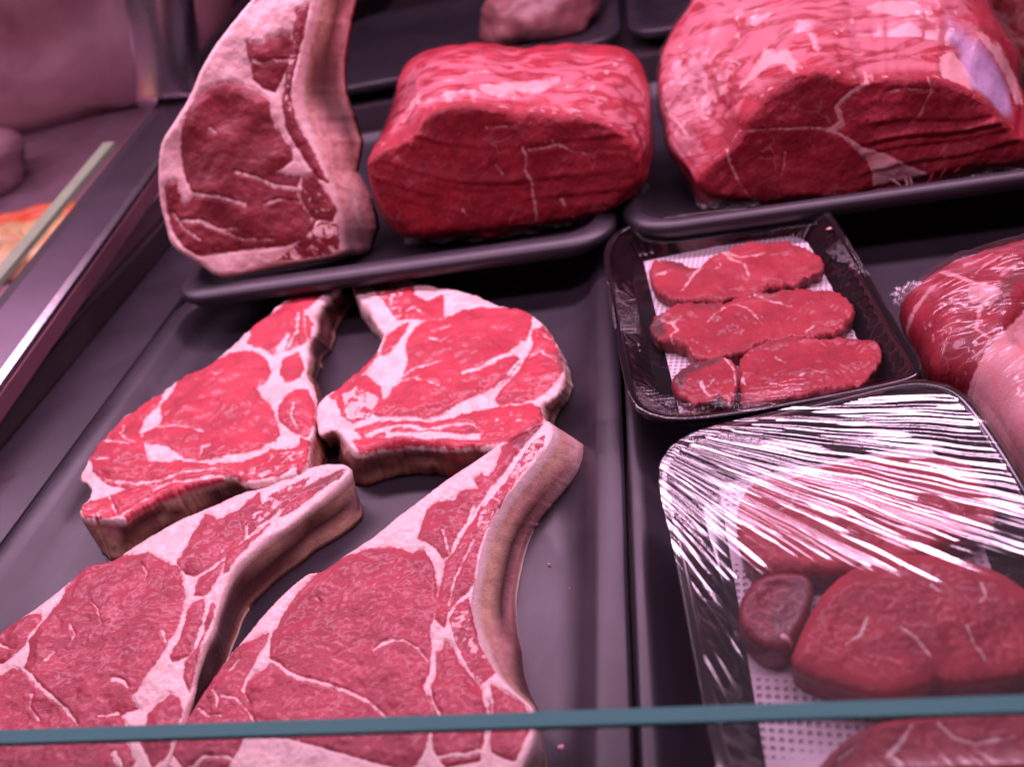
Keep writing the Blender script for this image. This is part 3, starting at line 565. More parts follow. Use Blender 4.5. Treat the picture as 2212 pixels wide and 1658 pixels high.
# --- back right chop
c2 = D('V5', outline=[(430, 160), (490, 125), (560, 112), (700, 122), (790, 165), (920, 195), (1080, 222), (1200, 262), (1310, 318), (1430, 328), (1500, 370), (1565, 420), (1635, 520), (1660, 600), (1690, 700), (1700, 760), (1655, 830), (1600, 880), (1550, 910), (1565, 970), (1600, 1010), (1520, 1060), (1400, 1120), (1300, 1150), (1150, 1148), (1000, 1160), (850, 1140), (700, 1150), (600, 1158), (500, 1195), (440, 1190), (400, 1150), (372, 1090), (330, 1050), (290, 1055), (235, 1088), (215, 1020), (212, 900), (260, 850), (340, 800), (420, 735), (500, 665), (560, 595), (602, 540), (612, 480), (600, 465), (560, 400), (500, 320), (455, 260), (425, 200)],
  muscles=[[(980, 390), (1080, 350), (1200, 335), (1320, 340), (1430, 336), (1492, 380), (1485, 450), (1450, 540), (1360, 610), (1412, 625), (1422, 655), (1370, 740), (1290, 800), (1180, 852), (1050, 912), (900, 980), (800, 972), (640, 980), (535, 960), (560, 890), (650, 860), (672, 790), (740, 722), (762, 650), (750, 560), (790, 465), (860, 412)],
           [(740, 215), (760, 190), (790, 215), (800, 260), (870, 290), (920, 260), (965, 240), (970, 380), (850, 402), (780, 392), (742, 335), (720, 265)],
           [(1500, 465), (1560, 440), (1612, 500), (1648, 590), (1680, 690), (1645, 760), (1560, 832), (1440, 890), (1280, 882), (1270, 862), (1330, 802), (1425, 710), (1452, 640), (1492, 570)],
           [(450, 1055), (560, 1012), (800, 1012), (1000, 990), (1150, 950), (1300, 902), (1500, 900), (1555, 960), (1480, 1050), (1200, 1082), (900, 1062), (700, 1082), (520, 1120)],
           [(330, 835), (450, 732), (520, 735), (600, 800), (602, 870), (540, 905), (520, 980), (430, 1002), (370, 960), (340, 885)], [(602, 610), (640, 510), (700, 450), (762, 425), (740, 475), (690, 560), (640, 605)], [(1200, 1040), (1380, 1035), (1500, 1000), (1560, 1010), (1420, 1090), (1190, 1110)], [(440, 1120), (560, 1110), (850, 1100), (1100, 1112), (1300, 1105), (1480, 1060), (1590, 1012), (1400, 1118), (1150, 1146), (1000, 1156), (850, 1136), (700, 1146), (600, 1154), (480, 1185)], [(300, 850), (340, 815), (420, 745), (500, 672), (560, 602), (590, 600), (520, 690), (430, 770), (330, 870)]],
  fats=[[(1380, 600), (1480, 500), (1500, 540), (1470, 600), (1430, 630)]],
  streaks=[([(1440, 540), (1370, 605), (1270, 660), (1180, 695), (1090, 720)], 34), ([(735, 725), (800, 680), (900, 655), (960, 640)], 12), ([(670, 790), (720, 750), (800, 745), (880, 780), (950, 800)], 12), ([(1290, 800), (1180, 855), (1050, 915), (900, 985)], 20), ([(900, 470), (960, 455), (1010, 440)], 8), ([(890, 510), (960, 530), (1010, 500)], 8), ([(1500, 450), (1540, 480), (1600, 520)], 8), ([(1480, 620), (1540, 580), (1600, 620), (1640, 640)], 9), ([(520, 1085), (700, 1040), (900, 1055), (1100, 1020), (1250, 1040)], 26), ([(650, 1090), (900, 1105), (1100, 1090), (1200, 1070)], 30), ([(600, 1000), (800, 1000), (960, 960), (1100, 920)], 10), ([(1420, 650), (1360, 740), (1270, 810)], 12), ([(760, 345), (800, 330), (850, 370)], 8)],
  specks=[([(520, 165), (620, 150), (690, 180), (735, 250), (745, 340), (770, 400), (700, 410), (640, 330), (570, 250)], .5), ([(370, 850), (460, 800), (600, 870), (530, 990), (400, 990)], .8), ([(1150, 1020), (1380, 930), (1540, 920), (1560, 1000), (1400, 1060), (1200, 1060)], .35)],
  tints=[([(425, 190), (480, 230), (620, 420), (605, 480), (500, 330)], .4), ([(1640, 560), (1690, 700), (1660, 720), (1620, 620)], .6)])
r = empty('rib_chop', P(980, 850, .0), 'rounder rib chop at the back right with white fat cap and brown front edge', 'rib chop', 'raw rib chops in the lower left tray')
slab(r, c2, ZP(.029), .029, M_RED, step=3.0, R=.0028, Rw=10, anchors=AN('V5', [
  ((1500, 370), None, ['fat'] * 5, 1), ((1660, 600), (1690, 640), ['fat'] * 5, 1), ((1700, 760), (1735, 800), ['fat', 'fat', 'tan', 'fat', 'fat'], 1), ((1600, 880), (1660, 930), ['fat', 'tan', 'brown', 'tan', 'tan'], 1), ((1550, 915), (1640, 1000), ['pink', 'tan', 'brown', 'tan', 'tan'], 1), ((1600, 1010), None, ['red', 'brown', 'brown', 'brown', 'dark'], 2), ((1400, 1120), None, ['red', 'brown', 'blood', 'brown', 'dark'], 2), ((1200, 1148), None, ['brown', 'brown', 'dark', 'brown', 'brown'], 2),
  ((1000, 1160), None, ['brown', 'blood', 'brown', 'blood', 'brown'], 2), ((850, 1140), None, ['brown', 'dark', 'tan', 'brown', 'brown'], 2), ((600, 1158), None, ['pink', 'brown', 'brown', 'tan', 'brown'], 2), ((440, 1190), (440, 1370), ['brown', 'brown', 'dark', 'brown', 'brown'], 2), ((400, 1150), (345, 1230), ['pink', 'tan', 'brown', 'brown', 'brown'], 2), ((235, 1088), (300, 1150), ['fat', 'pink', 'tan', 'tan', 'tan'], 1), ((212, 950), None, ['fat'] * 5, 1)]), wav=.0035, rag=2.6, srn=1.5, seed=11.2)
# --- standing chop in the raised tray
c5 = D('V1', outline=[(1420, -120), (1400, -40), (1330, 40), (1240, 150), (1150, 270), (1080, 400), (1030, 530), (940, 670), (882, 760), (862, 850), (860, 1000), (872, 1120), (900, 1215), (922, 1320), (985, 1380), (1090, 1440), (1180, 1508), (1280, 1500), (1400, 1470), (1600, 1430), (1800, 1398), (1870, 1375), (1850, 1300), (1850, 1200), (1830, 1100), (1792, 1000), (1760, 920), (1730, 840), (1692, 760), (1642, 640), (1622, 500), (1642, 350), (1680, 200), (1722, 80), (1735, -120)],
  muscles=[[(1120, 490), (1200, 452), (1290, 450), (1400, 500), (1462, 545), (1480, 640), (1500, 690), (1540, 730), (1590, 800), (1590, 870), (1510, 930), (1560, 960), (1640, 962), (1700, 945), (1780, 1060), (1830, 1135), (1810, 1200), (1720, 1190), (1680, 1290), (1560, 1330), (1400, 1345), (1250, 1365), (1100, 1385), (1010, 1335), (950, 1255), (915, 1150), (900, 1020), (920, 985), (965, 990), (985, 1090), (1010, 1115), (1050, 1090), (1060, 1060), (1000, 920), (985, 800), (1000, 700), (1030, 600), (1080, 520)],
           [(1350, 230), (1440, 240), (1470, 205), (1500, 215), (1530, 180), (1575, 190), (1590, 230), (1580, 320), (1540, 400), (1500, 500), (1440, 480), (1380, 430), (1365, 330)],
           [(1620, 60), (1680, 30), (1650, 200), (1605, 350), (1575, 500), (1600, 650), (1690, 800), (1780, 990), (1730, 960), (1640, 830), (1560, 700), (1535, 550), (1560, 400), (1592, 250)]],
  streaks=[([(1640, 1030), (1500, 1010), (1400, 965), (1290, 935)], 20), ([(1020, 1050), (1090, 1060), (1200, 1070), (1340, 1110)], 24), ([(1000, 1200), (1100, 1200), (1200, 1250), (1300, 1240)], 18), ([(1380, 330), (1430, 350), (1500, 330), (1580, 330)], 10), ([(1480, 520), (1490, 640), (1560, 760), (1620, 850)], 22), ([(1640, 960), (1620, 1050), (1660, 1130), (1700, 1190)], 14), ([(1330, 1370), (1450, 1390), (1600, 1340), (1680, 1300)], 18), ([(1640, 240), (1600, 400), (1600, 560)], 9), ([(940, 1150), (1010, 1240), (1100, 1300)], 9), ([(1230, 1260), (1330, 1300), (1500, 1300)], 10), ([(1150, 700), (1180, 720)], 10), ([(1450, 1110), (1520, 1080), (1640, 1100)], 9)],
  specks=[([(1650, 960), (1720, 960), (1800, 1100), (1810, 1180), (1700, 1180), (1640, 1080)], .35), ([(1600, 1340), (1750, 1200), (1840, 1220), (1850, 1370), (1700, 1400), (1500, 1420)], .55), ([(1620, 100), (1660, 90), (1600, 380), (1570, 540), (1640, 760), (1600, 720), (1550, 560), (1570, 330)], .5)],
  tints=[([(860, 1000), (1000, 700), (1500, 600), (1650, 1000), (1850, 1200), (1700, 1350), (1000, 1340)], .12)])
PL5 = tilt(YU + .048, UPZ - .012, 26, 6)
r = empty('rib_chop', PL5.at(px('V1', [(1300, 1450)]))[0], 'dark red rib chop standing upright beside the beef block in the raised tray', 'rib chop')
slab(r, c5, PL5, .036, M_DARK, step=3.4, R=.004, Rw=12, anchors=AN('V1', [
  ((1735, -120), (1945, -120), ['tan', 'brown', 'dark', 'brown', 'pink'], 2), ((1722, 80), (1915, 100), ['tan', 'tan', 'brown', 'pink', 'pink'], 2), ((1642, 350), (1880, 350), ['tan', 'brown', 'dark', 'brown', 'pink'], 2), ((1622, 500), (1890, 500), ['tan', 'brown', 'dark', 'brown', 'pink'], 2), ((1642, 640), (1935, 630), ['tan', 'pink', 'brown', 'dark', 'brown'], 2), ((1692, 760), (1975, 770), ['tan', 'pink', 'pink', 'brown', 'pink'], 2),
  ((1760, 920), (1945, 930), ['fat', 'pink', 'pink', 'pink', 'brown'], 2), ((1830, 1100), (2030, 1110), ['pink', 'pink', 'fat', 'pink', 'pink'], 2), ((1850, 1250), (2060, 1240), ['pink', 'grey', 'grey', 'pink', 'grey'], 2), ((1870, 1375), (2010, 1370), ['pink', 'grey', 'pink', 'grey', 'grey'], 2), ((1600, 1430), None, ['fat'] * 5, 1)]), wav=.004, rough_=.0006, rag=.6, srn=.4, seed=21.0)
# ================================================================== roasts
def loft(face, fplane, loops, d, mat, root, names, bul=.0012, step=3.4, rings=10, cap_done=True, facecls=0, wav=.004, seed=3.0, R=.004, Rw=14, film=None, ripple=None):
    """front face polygon + rings through further outlines [(polygon px, plane, scale)], closed at the back"""
    poly = resample(smoothpoly(face, 1), step)
    poly += np.stack([nz(poly, .05, seed), nz(poly, .05, seed + 9)], 1) * 4
    v2, tris, bidx = cap_mesh(poly, step)
    fat, tint, spk, memb, bulge, cls = meat_fields(v2, d['face'])
    dist, _ = segdist(v2, poly); k = np.clip(dist / Rw, 0, 1)
    W = fplane.at(v2)
    mac = nz(W, 30, seed) * wav * k + nz(W, 120, seed) * .0010 * k + nz(W, 300, seed) * .0005 * k
    if ripple is not None: mac = mac + ripple(v2) * k
    W = W + fplane.n * (R * np.sqrt(np.clip(1 - (1 - k) ** 2, 0, 1)) + bulge * bul * k + mac)[:, None]
    nb = len(bidx); Wf = W[bidx]
    c0 = poly.mean(0)
    def align(lp):
        q = resample(smoothpoly(lp, 2), n=nb)
        a = v2[bidx] - c0; b = q - q.mean(0)
        if np.sum(a[:, 0] * np.roll(a[:, 1], -1) - a[:, 1] * np.roll(a[:, 0], -1)) * np.sum(b[:, 0] * np.roll(b[:, 1], -1) - b[:, 1] * np.roll(b[:, 0], -1)) < 0: q = q[::-1]
        an = a / np.linalg.norm(a, axis=1).mean(); best = None
        for s_ in range(0, nb, 4):
            r_ = np.roll(q, -s_, 0); bn = (r_ - r_.mean(0)); bn = bn / np.linalg.norm(bn, axis=1).mean()
            e = ((an - bn) ** 2).sum()
            if best is None or e < best[0]: best = (e, r_)
        return best[1]
    L = [Wf]
    for lp, pl, sc in loops:
        q = pl.at(align(lp)); q = q.mean(0) + (q - q.mean(0)) * sc; L.append(q)
    L = [L[0]] + L[1:]
    ctrl = [2 * L[0] - L[1]] + L + [L[-1]]
    RG = []
    for i in range(1, len(L)):
        p0, p1, p2, p3 = ctrl[i - 1], ctrl[i], ctrl[i + 1], ctrl[i + 2]
        if i == 1: p0 = p1 + (p1 - p2) * .15
        for s_ in range(1, rings + 1):
            t = s_ / rings
            RG.append(.5 * ((2 * p1) + (-p0 + p2) * t + (2 * p0 - 5 * p1 + 4 * p2 - p3) * t * t + (-p0 + 3 * p1 - 3 * p2 + p3) * t ** 3))
    V = [W]; cnt = len(W); Fc = list(tris); fcl = [0] * len(tris); prev = bidx
    t0 = W[np.array(tris)]
    flip = np.median(np.cross(t0[:, 1] - t0[:, 0], t0[:, 2] - t0[:, 0]) @ fplane.n) < 0
    if flip: Fc = [f[::-1] for f in Fc]
    A = dict(fat=[fat], tint=[tint], spk=[spk], memb=[memb], side=[np.zeros(len(W))], scol=[np.full((len(W), 3), .3)])
    rr = []
    for ri, ring in enumerate(RG):
        tg = np.roll(ring, -1, 0) - np.roll(ring, 1, 0); back = (RG[min(ri + 1, len(RG) - 1)] - RG[max(ri - 1, 0)])
        nn = np.cross(tg, back); nn /= np.maximum(np.linalg.norm(nn, axis=1), 1e-9)[:, None]
        if ((ring - ring.mean(0)) * nn).sum() < 0: nn = -nn
        ring = ring + nn * (nz(ring, 22, seed) * wav * 1.3 + nz(ring, 60, seed) * .0022)[:, None] * min(1, (ri + 1) / 4)
        rr.append((ring, nn))
        # project back to photo pixels once, at build time, to look up which patch of the surface this is
        rel = ring - [0, 0, H]; cc = rel @ np.stack([ax, ay, az]); q2 = np.stack([CX + F * cc[:, 0] / cc[:, 2], CY + F * cc[:, 1] / cc[:, 2]], 1)
        f2, t2, s2, m2, b2, _ = meat_fields(q2, d['skin'])
        lil = np.zeros(nb)
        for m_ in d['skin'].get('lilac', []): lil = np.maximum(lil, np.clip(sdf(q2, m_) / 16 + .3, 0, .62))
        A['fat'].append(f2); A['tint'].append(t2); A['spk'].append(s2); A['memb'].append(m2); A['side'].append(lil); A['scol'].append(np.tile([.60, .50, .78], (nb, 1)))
        V.append(ring); cur = np.arange(cnt, cnt + nb); cnt += nb
        for q in range(nb):
            q2_ = (q + 1) % nb; Fc.append((prev[q], cur[q], cur[q2_], prev[q2_])); fcl.append(1)
        prev = cur
    Vv = np.vstack(V); acc = 0
    for q in range(0, nb, 5):
        f = Fc[len(tris) + nb * 3 + q]; acc += np.cross(Vv[f[1]] - Vv[f[0]], Vv[f[3]] - Vv[f[0]]) @ rr[3][1][q]
    if acc < 0:
        for q in range(len(tris), len(Fc)): Fc[q] = Fc[q][::-1]
    Fc.append(tuple(int(x) for x in (prev if acc < 0 else prev[::-1]))); fcl.append(1)
    A = {k_: (np.concatenate(v) if k_ != 'scol' else np.vstack(v)) for k_, v in A.items()}
    emit(root, Vv, Fc, fcl, A, mat, names)
    if film:
        V = []; Ff = []
        for i, (ring, nn) in enumerate(rr[film[0]:]):
            V.append(ring + nn * (.0016 + .0022 * np.abs(nz(ring, 60, seed + 2)) + .001 * np.abs(nz(ring, 200, seed + 4)))[:, None])
            if i:
                for q in range(nb): Ff.append(((i - 1) * nb + q, i * nb + q, i * nb + (q + 1) % nb, (i - 1) * nb + (q + 1) % nb))
        o = mesh('plastic_film', np.vstack(V), Ff, film[1], root, True); o['label'] = 'clear wrinkled cling film'
ZT = UPZ - .016
f1 = [(215, 925), (290, 880), (400, 825), (470, 790), (560, 660), (640, 605), (770, 588), (900, 600), (1010, 625), (1100, 648), (1200, 645), (1300, 660), (1420, 668), (1520, 688), (1640, 735), (1740, 800), (1795, 880), (1805, 1000), (1775, 1070), (1700, 1140), (1640, 1215), (1500, 1258), (1300, 1290), (1100, 1320), (900, 1340), (700, 1350), (490, 1372), (400, 1300), (300, 1215), (245, 1080), (215, 1000)]
s1 = [(200, 1000), (240, 900), (300, 790), (345, 670), (375, 560), (400, 460), (450, 370), (550, 300), (680, 264), (850, 268), (1000, 275), (1250, 285), (1500, 283), (1680, 292), (1780, 340), (1838, 440), (1860, 560), (1862, 700), (1855, 800), (1868, 900), (1868, 1000), (1820, 1080), (1700, 1180), (1500, 1268), (1200, 1330), (800, 1385), (450, 1400), (330, 1290), (240, 1120)]
face1 = D('V2', muscles=[f1], streaks=[([(1115, 850), (1140, 900), (1130, 980), (1165, 1040), (1175, 1120), (1190, 1200), (1195, 1270)], 17), ([(1150, 860), (1250, 850), (1320, 830), (1400, 870), (1490, 890)], 11), ([(1340, 1150), (1365, 1200)], 13), ([(960, 950), (1000, 1000)], 12), ([(1290, 800), (1300, 850)], 8), ([(900, 740), (1000, 730), (1080, 720)], 8), ([(770, 1210), (790, 1240)], 14)], specks=[([(215, 925), (300, 890), (330, 1000), (300, 1200), (240, 1080)], .15), ([(1560, 900), (1620, 890), (1610, 940)], .4)], tints=[([(480, 790), (560, 660), (640, 610), (850, 610), (800, 760), (600, 800)], .15)])
skin1 = D('V2', muscles=[[(0, 0), (2300, 0), (2300, 1600), (0, 1600)]], fats=[[(860, 490), (1000, 478), (1200, 470), (1330, 440), (1400, 420), (1300, 490), (1210, 545), (1050, 530), (900, 520)]],
  streaks=[([(420, 700), (500, 560), (640, 480), (800, 430), (1000, 400)], 26), ([(500, 600), (700, 560), (850, 520), (1100, 590), (1300, 620), (1500, 640)], 22), ([(1400, 440), (1480, 430), (1560, 560), (1700, 600), (1760, 690)], 16), ([(1330, 530), (1400, 490), (1420, 560), (1500, 560)], 14), ([(640, 540), (760, 520), (850, 580)], 20), ([(1600, 420), (1680, 350)], 20)],
  membs=[([(330, 800), (440, 400), (700, 280), (1200, 300), (1700, 330), (1850, 560), (1840, 900), (1500, 660), (1000, 600), (620, 600)], .9)])
face1['outline'] = px('V2', f1)
r = empty('beef_roast', (.5 * (UX0 + UX1) + .12, YU + .1, ZT), 'block of dark red beef with ridged cut face beside the standing chop', 'beef roast')
def ripple1(q):
    a = q * 1.8183; x = (a[:, 0] - 1300) / .67568; y = a[:, 1] / .67568
    ph = y + .00018 * (x - 1050) ** 2 + 14 * np.sin(x / 170.)
    w_ = np.zeros(len(q))
    for y0, am in ((835, .0018), (905, .0007), (1040, .0023), (1085, .0008), (1150, .0013), (1225, .0008)):
        t = (ph - y0); w_ += am * (.75 + .5 * np.sin(x / 210. + y0)) * np.where(t < 0, np.exp(-(t / 34.) ** 2), np.exp(-(t / 12.) ** 2))
    return w_
loft(px('V2', f1), tilt(YU + .040, ZT, 10, 3), [(px('V2', s1), tilt(YU + .050, ZT + .001, 46, 3), 1.0), (px('V2', s1), tilt(YU + .13, ZT + .001, 46, 3), .86), (px('V2', s1), tilt(YU + .17, ZT + .02, 46, 3), .55)],
     dict(face=face1, skin=skin1), M_ROAST, r, ('cut_face', 'outer_surface'), ripple=ripple1, film=(3, M_FILMR1), seed=5.0)
f2 = [(440, 965), (465, 925), (540, 860), (620, 800), (660, 740), (690, 690), (690, 615), (800, 520), (900, 440), (1000, 385), (1080, 370), (1160, 372), (1250, 400), (1330, 430), (1400, 430), (1500, 405), (1600, 395), (1700, 400), (1850, 445), (1960, 500), (2050, 580), (2140, 680), (2240, 750), (2330, 830), (2260, 860), (2100, 880), (1900, 905), (1720, 935), (1600, 960), (1480, 985), (1380, 1015), (1290, 1070), (1100, 1064), (950, 1064), (800, 1088), (680, 1070), (560, 1070), (490, 1030)]
s2_ = [(430, 1010), (360, 900), (302, 760), (272, 620), (258, 450), (280, 300), (330, 180), (400, 80), (480, -30), (700, -220), (1200, -350), (1700, -230), (1960, -60), (2080, 80), (2160, 250), (2210, 430), (2230, 560), (2250, 700), (2370, 830), (2250, 890), (1900, 945), (1500, 1040), (1250, 1090), (1000, 1095), (800, 1110), (600, 1125), (500, 1110)]
face2 = D('V3', muscles=[f2], fats=[[(1120, 690), (1180, 690), (1260, 725), (1340, 780), (1480, 822), (1600, 885), (1715, 935), (1600, 965), (1540, 1010), (1480, 990), (1400, 1010), (1390, 930), (1370, 860), (1290, 780), (1210, 715)]],
  streaks=[([(1190, 690), (1235, 650), (1205, 570), (1280, 490), (1370, 440), (1350, 380)], 34), ([(1200, 690), (1050, 680), (900, 682), (750, 690), (620, 705)], 13), ([(620, 800), (635, 870), (700, 1000), (780, 1085)], 11), ([(930, 810), (925, 880), (910, 930)], 9), ([(1690, 410), (1710, 470), (1650, 600), (1600, 640)], 7), ([(1480, 490), (1560, 470), (1700, 480)], 6), ([(1060, 740), (1080, 780)], 7)],
  tints=[([(690, 615), (900, 450), (1160, 380), (1200, 560), (1190, 680), (700, 690)], .12)], specks=[([(440, 965), (490, 920), (500, 980), (460, 1000)], .3)])
skin2 = D('V3', muscles=[[(-500, -800), (2800, -800), (2800, 1600), (-500, 1600)]],
  fats=[[(1760, 290), (1830, 280), (1900, 360), (1960, 460), (1930, 500), (1850, 460), (1760, 390)], [(1960, 130), (2080, 230), (2170, 420), (2210, 560), (2170, 560), (2120, 430), (2040, 280), (1950, 180)], [(1300, 0), (1640, 0), (1700, 60), (1560, 90), (1400, 60)], [(660, 90), (760, 60), (900, 65), (760, 130), (690, 130)]],
  streaks=[([(480, 560), (560, 500), (700, 440), (850, 330), (950, 290)], 60), ([(1100, 250), (1300, 100), (1500, 50), (1700, 70), (1900, 60)], 26), ([(520, 330), (640, 200), (800, 150)], 20), ([(700, 280), (900, 250), (1100, 160)], 12), ([(960, 350), (1150, 350), (1300, 380), (1700, 390)], 26), ([(300, 600), (400, 700), (420, 850)], 20)],
  membs=[([(260, 700), (260, 300), (500, -100), (1200, -300), (1900, -100), (2000, 300), (1700, 400), (1000, 380), (690, 600), (440, 950)], .95)])
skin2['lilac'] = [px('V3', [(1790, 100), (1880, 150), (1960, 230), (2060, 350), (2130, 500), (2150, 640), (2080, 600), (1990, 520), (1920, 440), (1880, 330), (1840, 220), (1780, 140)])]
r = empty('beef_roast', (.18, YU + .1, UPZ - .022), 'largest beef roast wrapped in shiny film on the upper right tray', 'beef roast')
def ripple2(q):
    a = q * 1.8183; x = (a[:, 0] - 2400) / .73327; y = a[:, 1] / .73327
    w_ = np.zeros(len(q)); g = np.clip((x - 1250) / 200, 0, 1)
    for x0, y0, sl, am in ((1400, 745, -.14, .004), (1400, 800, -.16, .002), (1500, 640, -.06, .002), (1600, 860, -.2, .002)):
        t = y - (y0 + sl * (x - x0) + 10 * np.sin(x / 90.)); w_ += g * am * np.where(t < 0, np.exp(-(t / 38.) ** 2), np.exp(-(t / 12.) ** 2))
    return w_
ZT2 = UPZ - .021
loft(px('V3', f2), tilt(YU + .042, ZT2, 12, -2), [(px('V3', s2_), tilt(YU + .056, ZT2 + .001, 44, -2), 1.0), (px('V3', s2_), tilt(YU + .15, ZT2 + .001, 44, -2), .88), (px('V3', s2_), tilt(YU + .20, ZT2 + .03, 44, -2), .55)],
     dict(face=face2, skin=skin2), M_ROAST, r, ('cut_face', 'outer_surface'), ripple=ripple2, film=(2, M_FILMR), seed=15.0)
def skirt(root, view, path, z, yoff, hgt, seed, label='crinkled cling film tucked under the roast'):
    p = resample(px(view, path), n=150, closed=False); base = ZP(z).at(p); tg = np.gradient(base, axis=0); tg /= np.linalg.norm(tg, axis=1)[:, None]
    out = np.stack([tg[:, 1], -tg[:, 0], 0 * tg[:, 0]], 1); out *= np.sign((out @ np.array([0, -1., 0])).mean())
    V = []; rows = 9
    for r in range(rows):
        v = r / (rows - 1)
        for i, q in enumerate(base):
            n1 = noise.noise(Vector((i * .35, v * 2, seed))); n2 = noise.noise(Vector((i * .11, v * 1.5, seed + 5)))
            V.append(q + out[i] * (yoff * (1 - v) ** 1.5 + .0035 * n1 + .003 * n2) + np.array([0, 0, .0012 + hgt * v * (1 + .5 * n2) + .002 * abs(n1)]))
    m = len(base); Fc = [(r * m + i, r * m + i + 1, (r + 1) * m + i + 1, (r + 1) * m + i) for r in range(rows - 1) for i in range(m - 1)]
    o = mesh('film_skirt', V, Fc, M_SKIRT, root, True); o['label'] = label
M_SKIRT = thin('crinkled_film', (.94, .92, .94), 1.5, .14, wrinkle((1, 1, 1), (0, 0, 0), .002, 160, 500), 1.8, .06, .3)
def shred(root, pts, plane, r0, m, nm, sd):
    q = plane.at(resample(np.array(pts), n=14, closed=False)); V = []; Fc = []; K = 8
    for i, p in enumerate(q):
        rr_ = r0 * (1 - .8 * (i / 13.) ** 1.2) * (1 + .5 * noise.noise(Vector((i * .6, sd, 0))))
        t_ = q[min(i + 1, 13)] - q[max(i - 1, 0)]; t_ /= np.linalg.norm(t_); u_ = np.cross(t_, [0, 1, .1]); u_ /= np.linalg.norm(u_); w_ = np.cross(t_, u_)
        for k in range(K): V.append(p + rr_ * (math.cos(6.283 * k / K) * u_ + .6 * math.sin(6.283 * k / K) * w_))
    for i in range(13):
        for k in range(K): Fc.append((i * K + k, i * K + (k + 1) % K, (i + 1) * K + (k + 1) % K, (i + 1) * K + k))
    Fc.append(tuple(range(K))); Fc.append(tuple(13 * K + k for k in range(K))[::-1])
    mesh(nm, V, Fc, m, root, True)
for o in list(C.objects):
    if o.get('category') == 'beef roast':
        if 'block' in o['label']:
            skirt(o, 'V2', [(440, 1405), (620, 1400), (900, 1385), (1200, 1340), (1500, 1275), (1700, 1190), (1830, 1085)], ZT + .002, .007, .010, 1.0)
        else:
            skirt(o, 'V3', [(440, 1000), (500, 1110), (600, 1118), (800, 1112)], ZT2 + .002, .005, .010, 5.0)
            skirt(o, 'V3', [(1780, 960), (1950, 945), (2150, 915), (2320, 880)], ZT2 + .002, .008, .010, 9.0)
            pl_ = tilt(YU + .037, ZT2, 12, -2); MF = simple('torn_fat', (.72, .44, .42), .4); MR = simple('torn_lean', (.36, .02, .03), .4)
            for pp, r0, mm_, nm, sd in (([(1570, 945), (1590, 985), (1565, 1020), (1548, 1060)], .0016, MF, 'fat_shred', 1), ([(1500, 960), (1545, 990), (1555, 1015)], .0018, MF, 'fat_shred', 2), ([(1600, 950), (1612, 985), (1590, 1010)], .0013, MF, 'fat_shred', 3),
                                        ([(1730, 915), (1712, 960), (1690, 985), (1695, 1025)], .0020, MR, 'lean_shred', 4), ([(1800, 900), (1775, 930), (1760, 955)], .0016, MR, 'lean_shred', 5), ([(1880, 890), (1850, 915), (1830, 925)], .0016, MR, 'lean_shred', 6)):
                shred(o, px('V3', pp), pl_, r0, mm_, nm, sd)
def crumb(label, p, s, sd, m):
    lump('meat_crumb', label, 'crumb', tuple(p), (s, s * .7, s * .5), m, sd)
# ================================================================== plastic packs
def pack(root, rim_px, rplane, depth, shrink, nrib=86, ribs=.0016):
    rim = rplane.at(resample(smoothpoly(rim_px, 3), n=420)); n = len(rim); c = rim.mean(0); up = rplane.n
    tg = np.roll(rim, -1, 0) - np.roll(rim, 1, 0); on = np.cross(tg, up); on /= np.linalg.norm(on, axis=1)[:, None]
    if ((rim - c) * on).sum() < 0: on = -on
    if np.cross(tg[0], up) @ on[0] < 0: rim = rim[::-1]; on = on[::-1]
    def ringat(ins, dz, rib=0.0):
        k = (np.arange(n) * nrib / n) % 1; m = np.where(k < .55, 1.0, 0.0)
        m = (np.roll(m, 1) + m + np.roll(m, -1)) / 3
        return rim - on * (ins + rib * m)[:, None] + up * dz if not np.isscalar(ins) or rib else rim - on * ins + up * dz
    def rg(ins, dz, rib=0.0):
        k = (np.arange(n) * nrib / n) % 1; m = np.where(k < .5, 1.0, 0.0); m = (np.roll(m, 1) + m + np.roll(m, -1)) / 3
        return rim - on * (ins + rib * m)[:, None] + up * dz
    parts = {'rim': [rg(.0012, -.006), rg(0, -.005), rg(0, -.0008), rg(.0009, 0), (rg(.0045, 0)), rg(.0055, -.0008), rg(.006, -.003)],
             'side_wall': [rg(.006, -.003), rg(.0075, -.006), rg(.0085, -.0085, ribs), rg(.0085 + shrink * .45, -depth * .6, ribs), rg(.0085 + shrink * .8, -depth * .88, ribs), rg(.0105 + shrink, -depth + .0005)],
             'base': [rg(.0105 + shrink, -depth + .0005), rg(.0125 + shrink, -depth), rg(.020 + shrink, -depth), rg(.030 + shrink, -depth)]}
    for nm, rs in parts.items():
        V = np.vstack(rs); Fc = []
        for k in range(len(rs) - 1):
            for q in range(n):
                q2 = (q + 1) % n; Fc.append((k * n + q, k * n + q2, (k + 1) * n + q2, (k + 1) * n + q))
        if nm == 'base':
            V = np.vstack([V, rs[-1].mean(0)]); b0 = (len(rs) - 1) * n
            for q in range(n): Fc.append((b0 + q, b0 + (q + 1) % n, len(V) - 1))
        mesh(nm, V, Fc, M_PACK, root, True)
    return rim, on
